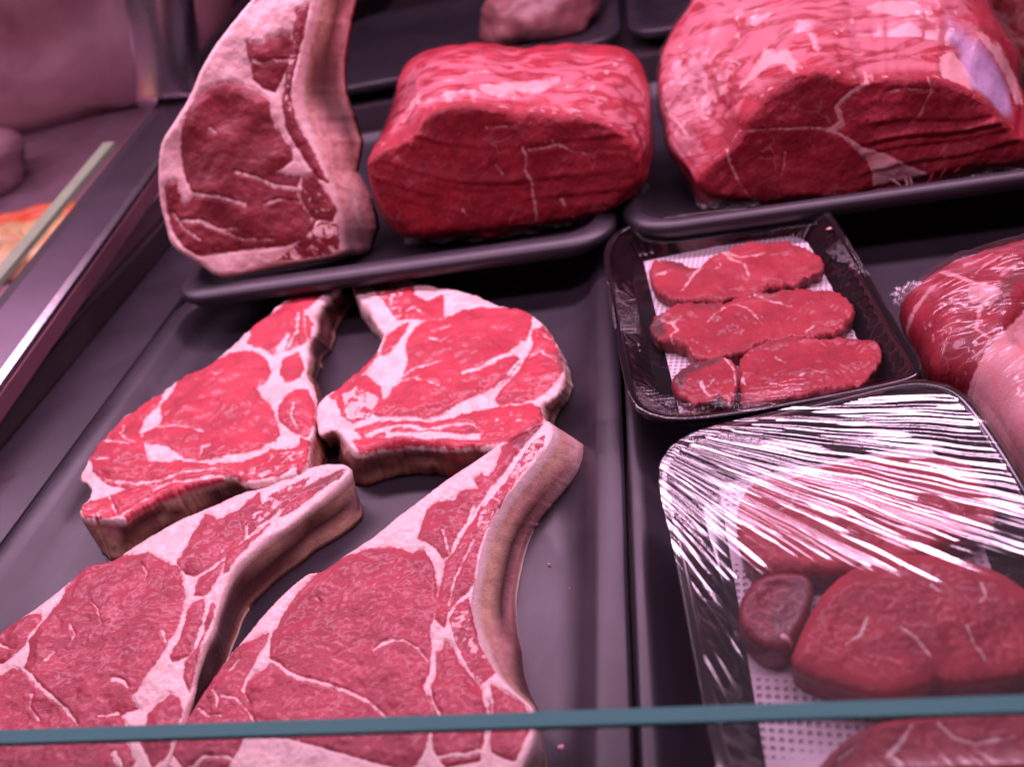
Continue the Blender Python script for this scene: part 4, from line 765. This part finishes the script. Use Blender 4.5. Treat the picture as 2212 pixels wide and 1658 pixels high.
def film_sheet(root, rim_px, plane, hfun, mat, step=4.0, label='clear cling film stretched over the rim'):
    poly = resample(smoothpoly(rim_px, 3), step); v2, tris, bidx = cap_mesh(poly, step, .1)
    dist, _ = segdist(v2, poly); k = np.clip(dist / 26., 0, 1); W = plane.at(v2)
    W = W + plane.n * (.0007 + hfun(v2, k))[:, None]
    t0 = W[np.array(tris)]
    if np.median(np.cross(t0[:, 1] - t0[:, 0], t0[:, 2] - t0[:, 0]) @ plane.n) < 0: tris = [f[::-1] for f in tris]
    o = mesh('plastic_film', W, tris, mat, root, True, dict(amp=np.clip(1.15 - dist / 60., 0, 1))); o['label'] = label; return o
def pad_material(rot):
    t = NT('dimpled_absorbent_pad'); c = t.map(t.coord(), (1, 1, 1), (0, 0, rot))
    v = t.vor(c, 230, 'F1', .0); t.l(t.mix(t.ss(v, .22, .36), (.55, .45, .48), (.86, .78, .82)), t.b.inputs['Base Color'])
    t.b.inputs['Roughness'].default_value = .8; t.l(t.bump(t.ss(v, .15, .4), .0012, 1.0), t.b.inputs['Normal']); return t.m
def pad(label, quad_px, plane, mat, nd=40):
    q = plane.at(quad_px); V = []; Fc = []
    for i in range(nd + 1):
        for j in range(nd + 1):
            u, v = i / nd, j / nd
            p = (q[0] * (1 - u) + q[1] * u) * (1 - v) + (q[3] * (1 - u) + q[2] * u) * v
            V.append(p + np.array([0, 0, .0012 + .0006 * noise.noise(Vector(p) * 60)]))
    for i in range(nd):
        for j in range(nd):
            a = i * (nd + 1) + j; Fc.append((a, a + 1, a + nd + 2, a + nd + 1))
    V = np.array(V); c = V.mean(0); top = len(V); V = np.vstack([V, V - [0, 0, .001]])
    Fc += [tuple(x + top for x in f[::-1]) for f in Fc]
    o = mesh('absorbent_pad', V - c, Fc, mat, None, True); o.location = c; return tag(o, label, 'absorbent pad')
# pack 1 -------------------------------------------------------------
RP1 = ZP(.050)
rim1 = px('V8', [(108, 420), (125, 330), (190, 240), (350, 180), (700, 120), (1100, 85), (1300, 75), (1440, 88), (1530, 140), (1590, 240), (1700, 420), (1850, 680), (1980, 890), (2075, 1040), (2090, 1110), (2050, 1165), (1900, 1205), (1600, 1270), (1200, 1345), (900, 1395), (700, 1420), (540, 1425), (400, 1400), (300, 1340), (255, 1250), (225, 1100), (175, 850), (135, 600)])
r = empty('food_tray', P(1640, 700, .024), 'smaller black plastic food tray holding three strips of raw fillet', 'food tray', 'clear black plastic food trays')
pack(r, rim1, RP1, .025, .013)
t = NT('wrap'); bpy.data.materials.remove(t.m)
def wk1(t):
    c = t.map(t.coord(), (1, 7, 1), (0, 0, .25)); h = t.math('MULTIPLY', t.noise(c, 45, 3, .55, .5), t.ss(t.noise(t.coord(), 11, 2), .50, .68))
    h = t.math('MULTIPLY', h, t.attr('amp'))
    return t.bump(h, .0045, 1.0)
M_FILM1 = thin('slack_cling_film', (.95, .94, .95), 1.45, .05, wk1, .9)
def h1(q, k):
    W = RP1.at(q); d = nz(W * [1, 5, 1], 30, 2.0); e = nz(W, 9, 4.0)
    return k * (-.0030 + .002 * e)
film_sheet(r, rim1, RP1, h1, M_FILM1)
FP = ZP(.0258)
pad('white dimpled pad lining the smaller plastic tray', px('V8', [(362, 446), (1360, 235), (1800, 1110), (585, 1390)]), FP, pad_material(.2))
SP = ZP(.0375)
def fillet(label, o, **kw):
    d = D('V8' if kw.get('v', 'V8') == 'V8' else 'V9', outline=o, **{k: v for k, v in kw.items() if k in ('streaks', 'tints', 'specks', 'muscles')})
    if 'muscles' not in kw: d['muscles'] = []
    slab(('fillet_slice', label, 'meat slice', kw.get('group', 'fillet strips in the smaller plastic tray')), d, kw.get('plane', SP), kw.get('th', .0100), kw.get('mat', M_FILLET), step=2.6, bul=.0005, R=kw.get('R', .0018), Rw=kw.get('Rw', 7), side='lean', split=False, wav=.0045, rough_=.0011, rag=kw.get('rag', 4.4), rings=6, seed=kw.get('seed', 1.0), out=-.001)
fillet('back strip of fillet in the smaller plastic tray', [(390, 530), (425, 425), (470, 430), (560, 440), (640, 470), (700, 485), (760, 420), (850, 378), (930, 345), (1010, 318), (1100, 325), (1170, 315), (1250, 322), (1350, 352), (1450, 400), (1487, 470), (1460, 500), (1370, 545), (1345, 550), (1310, 600), (1250, 590), (1210, 608), (1150, 600), (1060, 640), (920, 670), (840, 695), (740, 690), (620, 692), (520, 680), (430, 615)],
  streaks=[([(850, 380), (900, 420), (980, 470), (1015, 550)], 16), ([(860, 380), (960, 410), (1060, 415), (1110, 400)], 10), ([(720, 490), (650, 560), (600, 620)], 12), ([(830, 440), (840, 490), (780, 510)], 7), ([(440, 530), (500, 515)], 7)], tints=[([(420, 430), (600, 440), (700, 490), (640, 520), (500, 480)], .55), ([(1360, 500), (1470, 440), (1480, 490)], .45)], seed=2.0)
fillet('middle strip of fillet in the smaller plastic tray', [(395, 850), (410, 800), (470, 775), (520, 740), (600, 700), (700, 690), (800, 690), (870, 705), (960, 655), (1040, 635), (1160, 630), (1300, 610), (1420, 622), (1540, 628), (1640, 680), (1685, 770), (1640, 820), (1590, 880), (1400, 925), (1150, 950), (1000, 1000), (900, 1035), (700, 1065), (640, 1020), (620, 970), (560, 970), (500, 945), (430, 930)],
  streaks=[([(550, 850), (570, 880), (530, 920), (545, 960)], 16), ([(940, 720), (1000, 740), (1060, 790), (1100, 840)], 8), ([(760, 820), (860, 740), (960, 700)], 8), ([(1370, 890), (1420, 850)], 8), ([(470, 820), (540, 830), (600, 800)], 8), ([(1040, 640), (1160, 690), (1280, 720)], 6)], tints=[([(395, 830), (470, 790), (510, 900), (430, 940)], .85), ([(600, 700), (820, 690), (850, 750), (700, 740)], .5), ([(1000, 650), (1300, 620), (1200, 680)], .3)], seed=3.5)
fillet('wide front strip of fillet in the smaller plastic tray', [(945, 1080), (990, 1000), (1100, 935), (1230, 897), (1330, 915), (1400, 925), (1560, 912), (1680, 925), (1800, 937), (1850, 1000), (1842, 1080), (1780, 1140), (1720, 1210), (1600, 1250), (1300, 1300), (1100, 1320), (965, 1330), (955, 1200)],
  streaks=[([(1180, 1040), (1240, 1090)], 7), ([(1440, 925), (1490, 970)], 8), ([(970, 1180), (990, 1220)], 22), ([(1300, 1180), (1400, 1150), (1500, 1160)], 6)], tints=[([(1150, 920), (1240, 900), (1300, 930), (1100, 990)], .35)], seed=5.5)
fillet('small browned chunk of fillet at the left of the front strip', [(535, 1175), (580, 1130), (640, 1090), (720, 1060), (860, 1025), (918, 1060), (945, 1130), (945, 1250), (905, 1330), (865, 1310), (820, 1275), (790, 1310), (700, 1330), (640, 1310), (570, 1275), (540, 1230)],
  streaks=[([(720, 1210), (740, 1260), (770, 1280)], 18), ([(800, 1180), (760, 1230)], 9), ([(860, 1040), (920, 1110), (930, 1220)], 8)], tints=[([(535, 1180), (640, 1090), (860, 1030), (820, 1080), (640, 1160), (590, 1260)], .85)], seed=6.5)
# pack 2 -------------------------------------------------------------
yb = .44
RP2 = Plane((0, .30, .062), (0, -.065, 1))
rim2 = px('V9', [(90, 520), (92, 440), (130, 370), (220, 310), (400, 260), (700, 190), (900, 140), (1080, 97), (1190, 98), (1290, 130), (1355, 185), (1430, 290), (1563, 500), (1760, 860), (1900, 1200), (1930, 1500), (1800, 1750), (1400, 1900), (900, 1950), (500, 1930), (390, 1840), (320, 1620), (270, 1420), (200, 1050), (145, 750), (105, 610)])
r = empty('food_tray', RP2.off(-.03).at(px('V9', [(900, 900)]))[0], 'nearer black plastic food tray under glittering stretched film', 'food tray', 'clear black plastic food trays')
pack(r, rim2, RP2, .031, .014, nrib=64, ribs=.0032)
FP2 = RP2.off(-.029)
pad('white dimpled pad lining the nearer plastic tray', px('V9', [(330, 520), (1250, 340), (1650, 1500), (540, 1760)]), FP2, pad_material(.1))
S2 = RP2.off(-.013)
G2 = 'fillet pieces in the nearer plastic tray'
fillet('fillet piece seen through the glittering film at the back of the nearer tray', [(400, 640), (430, 560), (490, 505), (560, 498), (640, 500), (700, 470), (850, 430), (1000, 408), (1150, 420), (1270, 402), (1360, 450), (1410, 530), (1460, 620), (1440, 700), (1350, 745), (1180, 795), (1050, 855), (850, 885), (700, 885), (500, 900), (410, 800)], v='V9', plane=S2, th=.015, group=G2, seed=8, Rw=18, R=.004, rag=1.6,
  streaks=[([(560, 640), (620, 620), (650, 560)], 7), ([(1250, 600), (1300, 650)], 8)])
fillet('rounded dark knob of fillet at the left of the nearer tray', [(408, 1040), (430, 960), (500, 895), (600, 880), (700, 890), (720, 960), (690, 1040), (650, 1130), (610, 1190), (540, 1205), (470, 1165), (420, 1110)], v='V9', plane=RP2.off(-.012), th=.016, group=G2, seed=9, Rw=26, R=.005, rag=1.0, mat=M_DARK,
  streaks=[([(590, 1150), (640, 1170)], 18)], tints=[([(540, 1050), (640, 900), (720, 950), (640, 1130), (560, 1180)], .55)])
fillet('large smooth fillet piece in front of the glittering film', [(615, 1250), (650, 1150), (700, 1040), (760, 950), (840, 880), (950, 832), (1080, 805), (1250, 812), (1400, 850), (1500, 900), (1580, 960), (1750, 1110), (1720, 1250), (1563, 1300), (1400, 1325), (1260, 1335), (1200, 1310), (1170, 1350), (1060, 1380), (980, 1388), (850, 1352), (700, 1312)], v='V9', plane=RP2.off(-.011), th=.017, group=G2, seed=10, Rw=60, R=.007, rag=1.2,
  streaks=[([(930, 1080), (900, 1150), (840, 1190)], 13), ([(1060, 1130), (1120, 1180), (1180, 1240)], 12), ([(1320, 1130), (1350, 1190), (1400, 1250)], 12), ([(1380, 960), (1400, 1010), (1370, 1040)], 9), ([(1180, 960), (1230, 1000)], 7)], tints=[([(830, 900), (1000, 830), (1080, 830), (900, 950)], .2)])
fillet('fillet piece at the bottom edge behind the front glass', [(650, 1760), (700, 1650), (780, 1560), (880, 1480), (1000, 1440), (1200, 1425), (1400, 1410), (1700, 1400), (1820, 1500), (1760, 1720), (1400, 1850), (1000, 1880), (760, 1850)], v='V9', plane=RP2.off(-.012), th=.016, group=G2, seed=12, Rw=22, R=.005, rag=1.6,
  streaks=[([(1000, 1590), (1050, 1540), (1090, 1480)], 22), ([(1200, 1470), (1260, 1520), (1340, 1540), (1500, 1510)], 14), ([(800, 1600), (860, 1560)], 9)], tints=[([(700, 1650), (850, 1500), (950, 1480), (820, 1640)], .5)])
def wk2(t):
    u = t.attr('u'); v = t.attr('v'); cb = t.a('ShaderNodeCombineXYZ'); t.l(t.math('MULTIPLY', u, 1.0), cb.inputs[0]); t.l(v, cb.inputs[1])
    h = t.math('ADD', t.noise(cb.outputs[0], 1.0, 1.5, .5, 0), t.math('MULTIPLY', t.noise(t.coord(), 60, 2), .05))
    h = t.math('MULTIPLY', h, t.attr('amp'))
    return t.bump(h, .0018, 1.0)
M_FILM2 = thin('stretched_cling_film', (.96, .95, .97), 1.45, .07, wk2, 2.6, 0, .05)
def film2(root):
    poly = resample(smoothpoly(rim2, 3), 3.2); v2, tris, bidx = cap_mesh(poly, 3.2, .1)
    dist, _ = segdist(v2, poly); k = np.clip(dist / 22., 0, 1)
    q = (v2 * 1.8183 - [2500, 1400]) / .97377
    # the wrinkles fan out from the pulled left edge: a coordinate across them (u) and along them (v)
    o = np.array([-250., 230.]); a = np.arctan2(q[:, 1] - o[1], q[:, 0] - o[0]); rr_ = np.linalg.norm(q - o, axis=1)
    u = a * 42 + .35 * nz(np.stack([q[:, 0], q[:, 1]], 1), .004, 3); v = rr_ / 900.
    ridge = np.array([noise.noise(Vector((uu, vv, 1.7))) for uu, vv in zip(u, v)]) + .5 * np.array([noise.noise(Vector((uu * 2.3, vv * 1.4, 7.7))) for uu, vv in zip(u, v)])
    amp = np.clip((900 + 40 * nz(q, .01, 2.) + 150 * np.array([noise.noise(Vector((uu * .5, .3, 4.))) for uu in u]) - q[:, 1] + .03 * (q[:, 0] - 400)) / 220, .06, 1.0)
    amp = np.maximum(amp, .55 * np.clip((1500 - q[:, 1]) / 300, 0, 1) * np.clip((400 - q[:, 0] + (q[:, 1] - 700) * .22) / 90, 0, 1))
    W = RP2.at(v2); h = .0006 + k * (.0012 + .0016 * nz(W, 12, 6.0) + .0005 * ridge * amp)
    W = W + RP2.n * h[:, None]
    t0 = W[np.array(tris)]
    if np.median(np.cross(t0[:, 1] - t0[:, 0], t0[:, 2] - t0[:, 0]) @ RP2.n) < 0: tris = [f[::-1] for f in tris]
    ob = mesh('plastic_film', W, tris, M_FILM2, root, True, dict(u=u * .9, v=v * .8, amp=amp)); ob['label'] = 'glittering cling film with fanned wrinkles'
film2(r)
# ================================================================== wrapped joint at the right edge
o_ = [(185, 500), (250, 450), (350, 360), (420, 320), (500, 258), (560, 250), (680, 210), (800, 180), (938, 130), (1300, 20), (1700, 500), (1500, 1500), (1200, 1650), (1000, 1560), (850, 1300), (760, 1150), (680, 1050), (600, 975), (500, 950), (400, 930), (350, 850), (320, 750), (280, 680), (225, 600)]
cj = D('V10', outline=o_, round=2, muscles=[[(150, 450), (500, 200), (1000, 80), (1500, 0), (1400, 500), (1000, 640), (850, 740), (700, 880), (600, 980), (350, 1000), (150, 700)]],
  fats=[[(400, 420), (470, 430), (560, 500), (620, 560), (580, 590), (520, 540), (440, 480)], [(330, 680), (420, 640), (520, 640), (460, 720), (400, 790), (350, 740)], [(560, 610), (700, 600), (760, 660), (700, 700), (580, 670)]],
  streaks=[([(250, 620), (350, 560), (420, 540)], 26), ([(560, 400), (640, 380), (720, 340)], 22), ([(600, 480), (680, 430), (760, 430)], 20), ([(480, 340), (600, 330)], 12), ([(640, 700), (620, 800), (700, 860)], 20), ([(300, 400), (600, 300), (938, 180)], 16), ([(760, 520), (870, 470), (938, 480)], 16)],
  tints=[([(720, 680), (760, 560), (860, 480), (890, 540), (800, 660), (730, 710)], .6), ([(530, 780), (620, 750), (640, 860), (560, 900)], .3), ([(610, 620), (660, 610), (670, 650), (630, 665)], .9)], specks=[([(330, 660), (520, 640), (500, 760), (380, 820)], .3)], membs=[([(200, 480), (500, 270), (938, 150), (938, 420), (600, 460), (400, 600)], .5)])
r = empty('wrapped_joint', P(2190, 800, .0), 'film-wrapped meat joint with pale skin cut off by the right edge', 'meat joint')
PJ = ZP(.030)
slab(r, cj, PJ, .029, M_ROAST, step=4.0, R=.034, Rw=100, wav=.016, side='pink', names=('lean_meat', 'skin', 'bone'), rings=6, seed=31., out=-.006)
def wkj(t):
    c = t.map(t.coord(), (1.0, 5, 1), (0, 0, -.42)); return t.bump(t.noise(c, 20, 2, .5, .4), .0035, 1.0)
M_FILMJ = thin('joint_cling_film', (.96, .93, .95), 1.45, .14, wkj, .7, .0, .3)
def hj(q, k):
    poly = smoothpoly(px('V10', o_), 2); dist, _ = segdist(q, poly); kk = np.clip(dist / 100, 0, 1)
    return min(.0012, 1) + .034 * np.sqrt(np.clip(1 - (1 - kk) ** 2, 0, 1)) + .0045 + .016 * nz(PJ.at(q), 28, 31.) * kk + .002 * nz(PJ.at(q), 60, 3)
film_sheet(r, px('V10', o_), PJ, hj, M_FILMJ, 5.0, 'tight clear cling film')
# twisted film end
def knot(center, s, root):
    bm = bmesh.new(); bmesh.ops.create_icosphere(bm, subdivisions=4, radius=1)
    V = []
    for v in bm.verts:
        p = np.array(v.co); nz_ = abs(noise.noise(Vector(p * 2.2) + Vector((3, 1, 2)))) * .9 + abs(noise.noise(Vector(p * 5.5))) * .5
        V.append(center + p * s * (.62 + nz_))
    Fc = [tuple(x.index for x in f.verts) for f in bm.faces]; bm.free()
    o = mesh('film_twist', V, Fc, thin('twisted_film', (.80, .76, .82), 1.5, .12, wrinkle((1, 1, 1), (0, 0, 0), .003, 220, 600), 2.2, .14), root, False); o['label'] = 'crumpled twist of clear film'
knot(P(1975, 640, .034), np.array([.014, .011, .010]), r)
# ================================================================== background meats
def lump(name, label, cat, loc, s, mat_c, seed, rot=0.0, group=None):
    bm = bmesh.new(); bmesh.ops.create_icosphere(bm, subdivisions=4, radius=1); V = []
    for v in bm.verts:
        p = np.array(v.co); k = 1 + .28 * noise.noise(Vector(p * 1.3) + Vector((seed, 0, seed))) + .08 * noise.noise(Vector(p * 4) + Vector((0, seed, 0)))
        q = p * k * np.array(s); q[2] = max(q[2], -s[2] * .55); ca, sa = math.cos(rot), math.sin(rot)
        V.append((q[0] * ca - q[1] * sa, q[0] * sa + q[1] * ca, q[2] + s[2] * .55))
    Fc = [tuple(x.index for x in f.verts) for f in bm.faces]; bm.free()
    o = mesh(name, V, Fc, mat_c, None, True); o.location = loc; return tag(o, label, cat, group)
def blotch(name, a, b, sc=14, rough=.35):
    t = NT(name); c = t.coord(); t.l(t.mix(t.ss(t.noise(c, sc, 4, .6, 1.), .4, .62), a, b), t.b.inputs['Base Color']); t.b.inputs['Roughness'].default_value = rough
    t.l(t.bump(t.noise(c, sc * 6, 3), .002, .6), t.b.inputs['Normal']); return t.m
M_PALE = blotch('pale_meat', (.30, .12, .12), (.20, .06, .07)); M_RAW = blotch('raw_blurred_meat', (.42, .04, .05), (.62, .30, .28), 22)
lump('wrapped_meat', 'pale blurred piece of meat at the top middle behind the nearer roast', 'meat', (-.13, YU + .60, UPZ + .03), (.085, .06, .05), M_PALE, 2.0)
lump('beef_joint', 'red beef joint in the top right corner behind the largest roast', 'beef joint', (.44, YU + .34, UPZ - .02), (.10, .13, .16), M_RAW, 5.0)
MC = simple('crumb_fat', (.70, .36, .34), .4)
crumb('tiny pink crumb on the back rim of the smaller plastic tray', RP1.at(px('V8', [(1512, 240)]))[0], .0024, 1., MC)
crumb('tiny pale crumb on the tray beside the long bone', P(1282, 1010, .0012), .0011, 2., MC)
crumb('tiny crumb on the tray floor below the long bone', P(1186, 1220, .0012), .0010, 3., MC)
crumb('pinkish crumb on the tray floor near the front glass', P(1214, 1600, .0012), .0022, 4., MC)
# neighbouring counter seen through the partition
nb_ = box('neighbour_counter', (-1.6, .05, -.0075), (-.70, 2.25, .02), simple('mauve_counter_steel', (.34, .20, .25), .38, .45)); tag(nb_, None, None, None, 'structure')
M_ORG = blotch('orange_sausage_skin', (.75, .09, .02), (.62, .20, .05), 30); M_YEL = blotch('yellow_poultry_skin', (.72, .48, .20), (.62, .33, .16), 25)
def rnd(a, b): return a + (b - a) * random.random()
SL = ['orange-red sausage nearest the rail behind the partition', 'second orange-red sausage from the rail behind the partition', 'third orange-red sausage from the rail behind the partition', 'fourth orange-red sausage, cut by the left edge of the picture', 'orange-red sausage lying across the others behind the partition']
for k in range(5):
    lump('sausage', SL[k], 'sausage', (-.835 - .035 * k, 1.02 + rnd(-.03, .03), .022), (.075, .018, .018), M_ORG, 3 + k, rnd(.1, .5), 'orange sausages behind the partition')
for k in range(5):
    lump('poultry_piece', 'pale yellow poultry piece blurred behind the partition at the far left', 'poultry piece', (-.755 - .05 * (k % 3), .95 - .06 * (k // 3), .02), (.040, .036, .024), M_YEL, 13 + k, rnd(0, 3), 'yellow poultry pieces behind the partition')
lump('reflection_mass', 'big blurred pinkish mass standing in for the glass reflections at the top left', 'meat', (-1.25, 1.85, .02), (.50, .36, .26), blotch('far_pink_reflection', (.42, .20, .22), (.32, .13, .16), 5, .5), 9.0)  # solid pink lump added in place of the blurred reflections in the glass
lump('pale_joint', 'pale rounded joint blurred at the far left edge behind the partition', 'meat joint', (-1.12, 1.20, .02), (.12, .12, .07), blotch('far_pale_meat', (.50, .26, .30), (.36, .17, .22), 8, .5), 4.0)
# ================================================================== front glass
gl = empty('front_glass', (-.1, .186, -.008), 'clear front glass pane with a teal polished top edge across the bottom', 'glass pane')
box('glass_pane', (-.9, .1835, -.0075), (.75, .1912, .0985), M_GLASS, gl, 0)
tq = NT('teal_glass_edge'); tq.b.inputs['Base Color'].default_value = (.16, .50, .46, 1); tq.b.inputs['Roughness'].default_value = .18; tq.b.inputs['Transmission Weight'].default_value = .6
cc_ = tq.coord(); tq.l(tq.bump(tq.noise(cc_, 60, 3), .0006, .6), tq.b.inputs['Normal'])
box('polished_edge', (-.9, .1837, .0988), (.75, .1910, .1005), tq.m, gl, .0004)
bpy.context.view_layer.update()
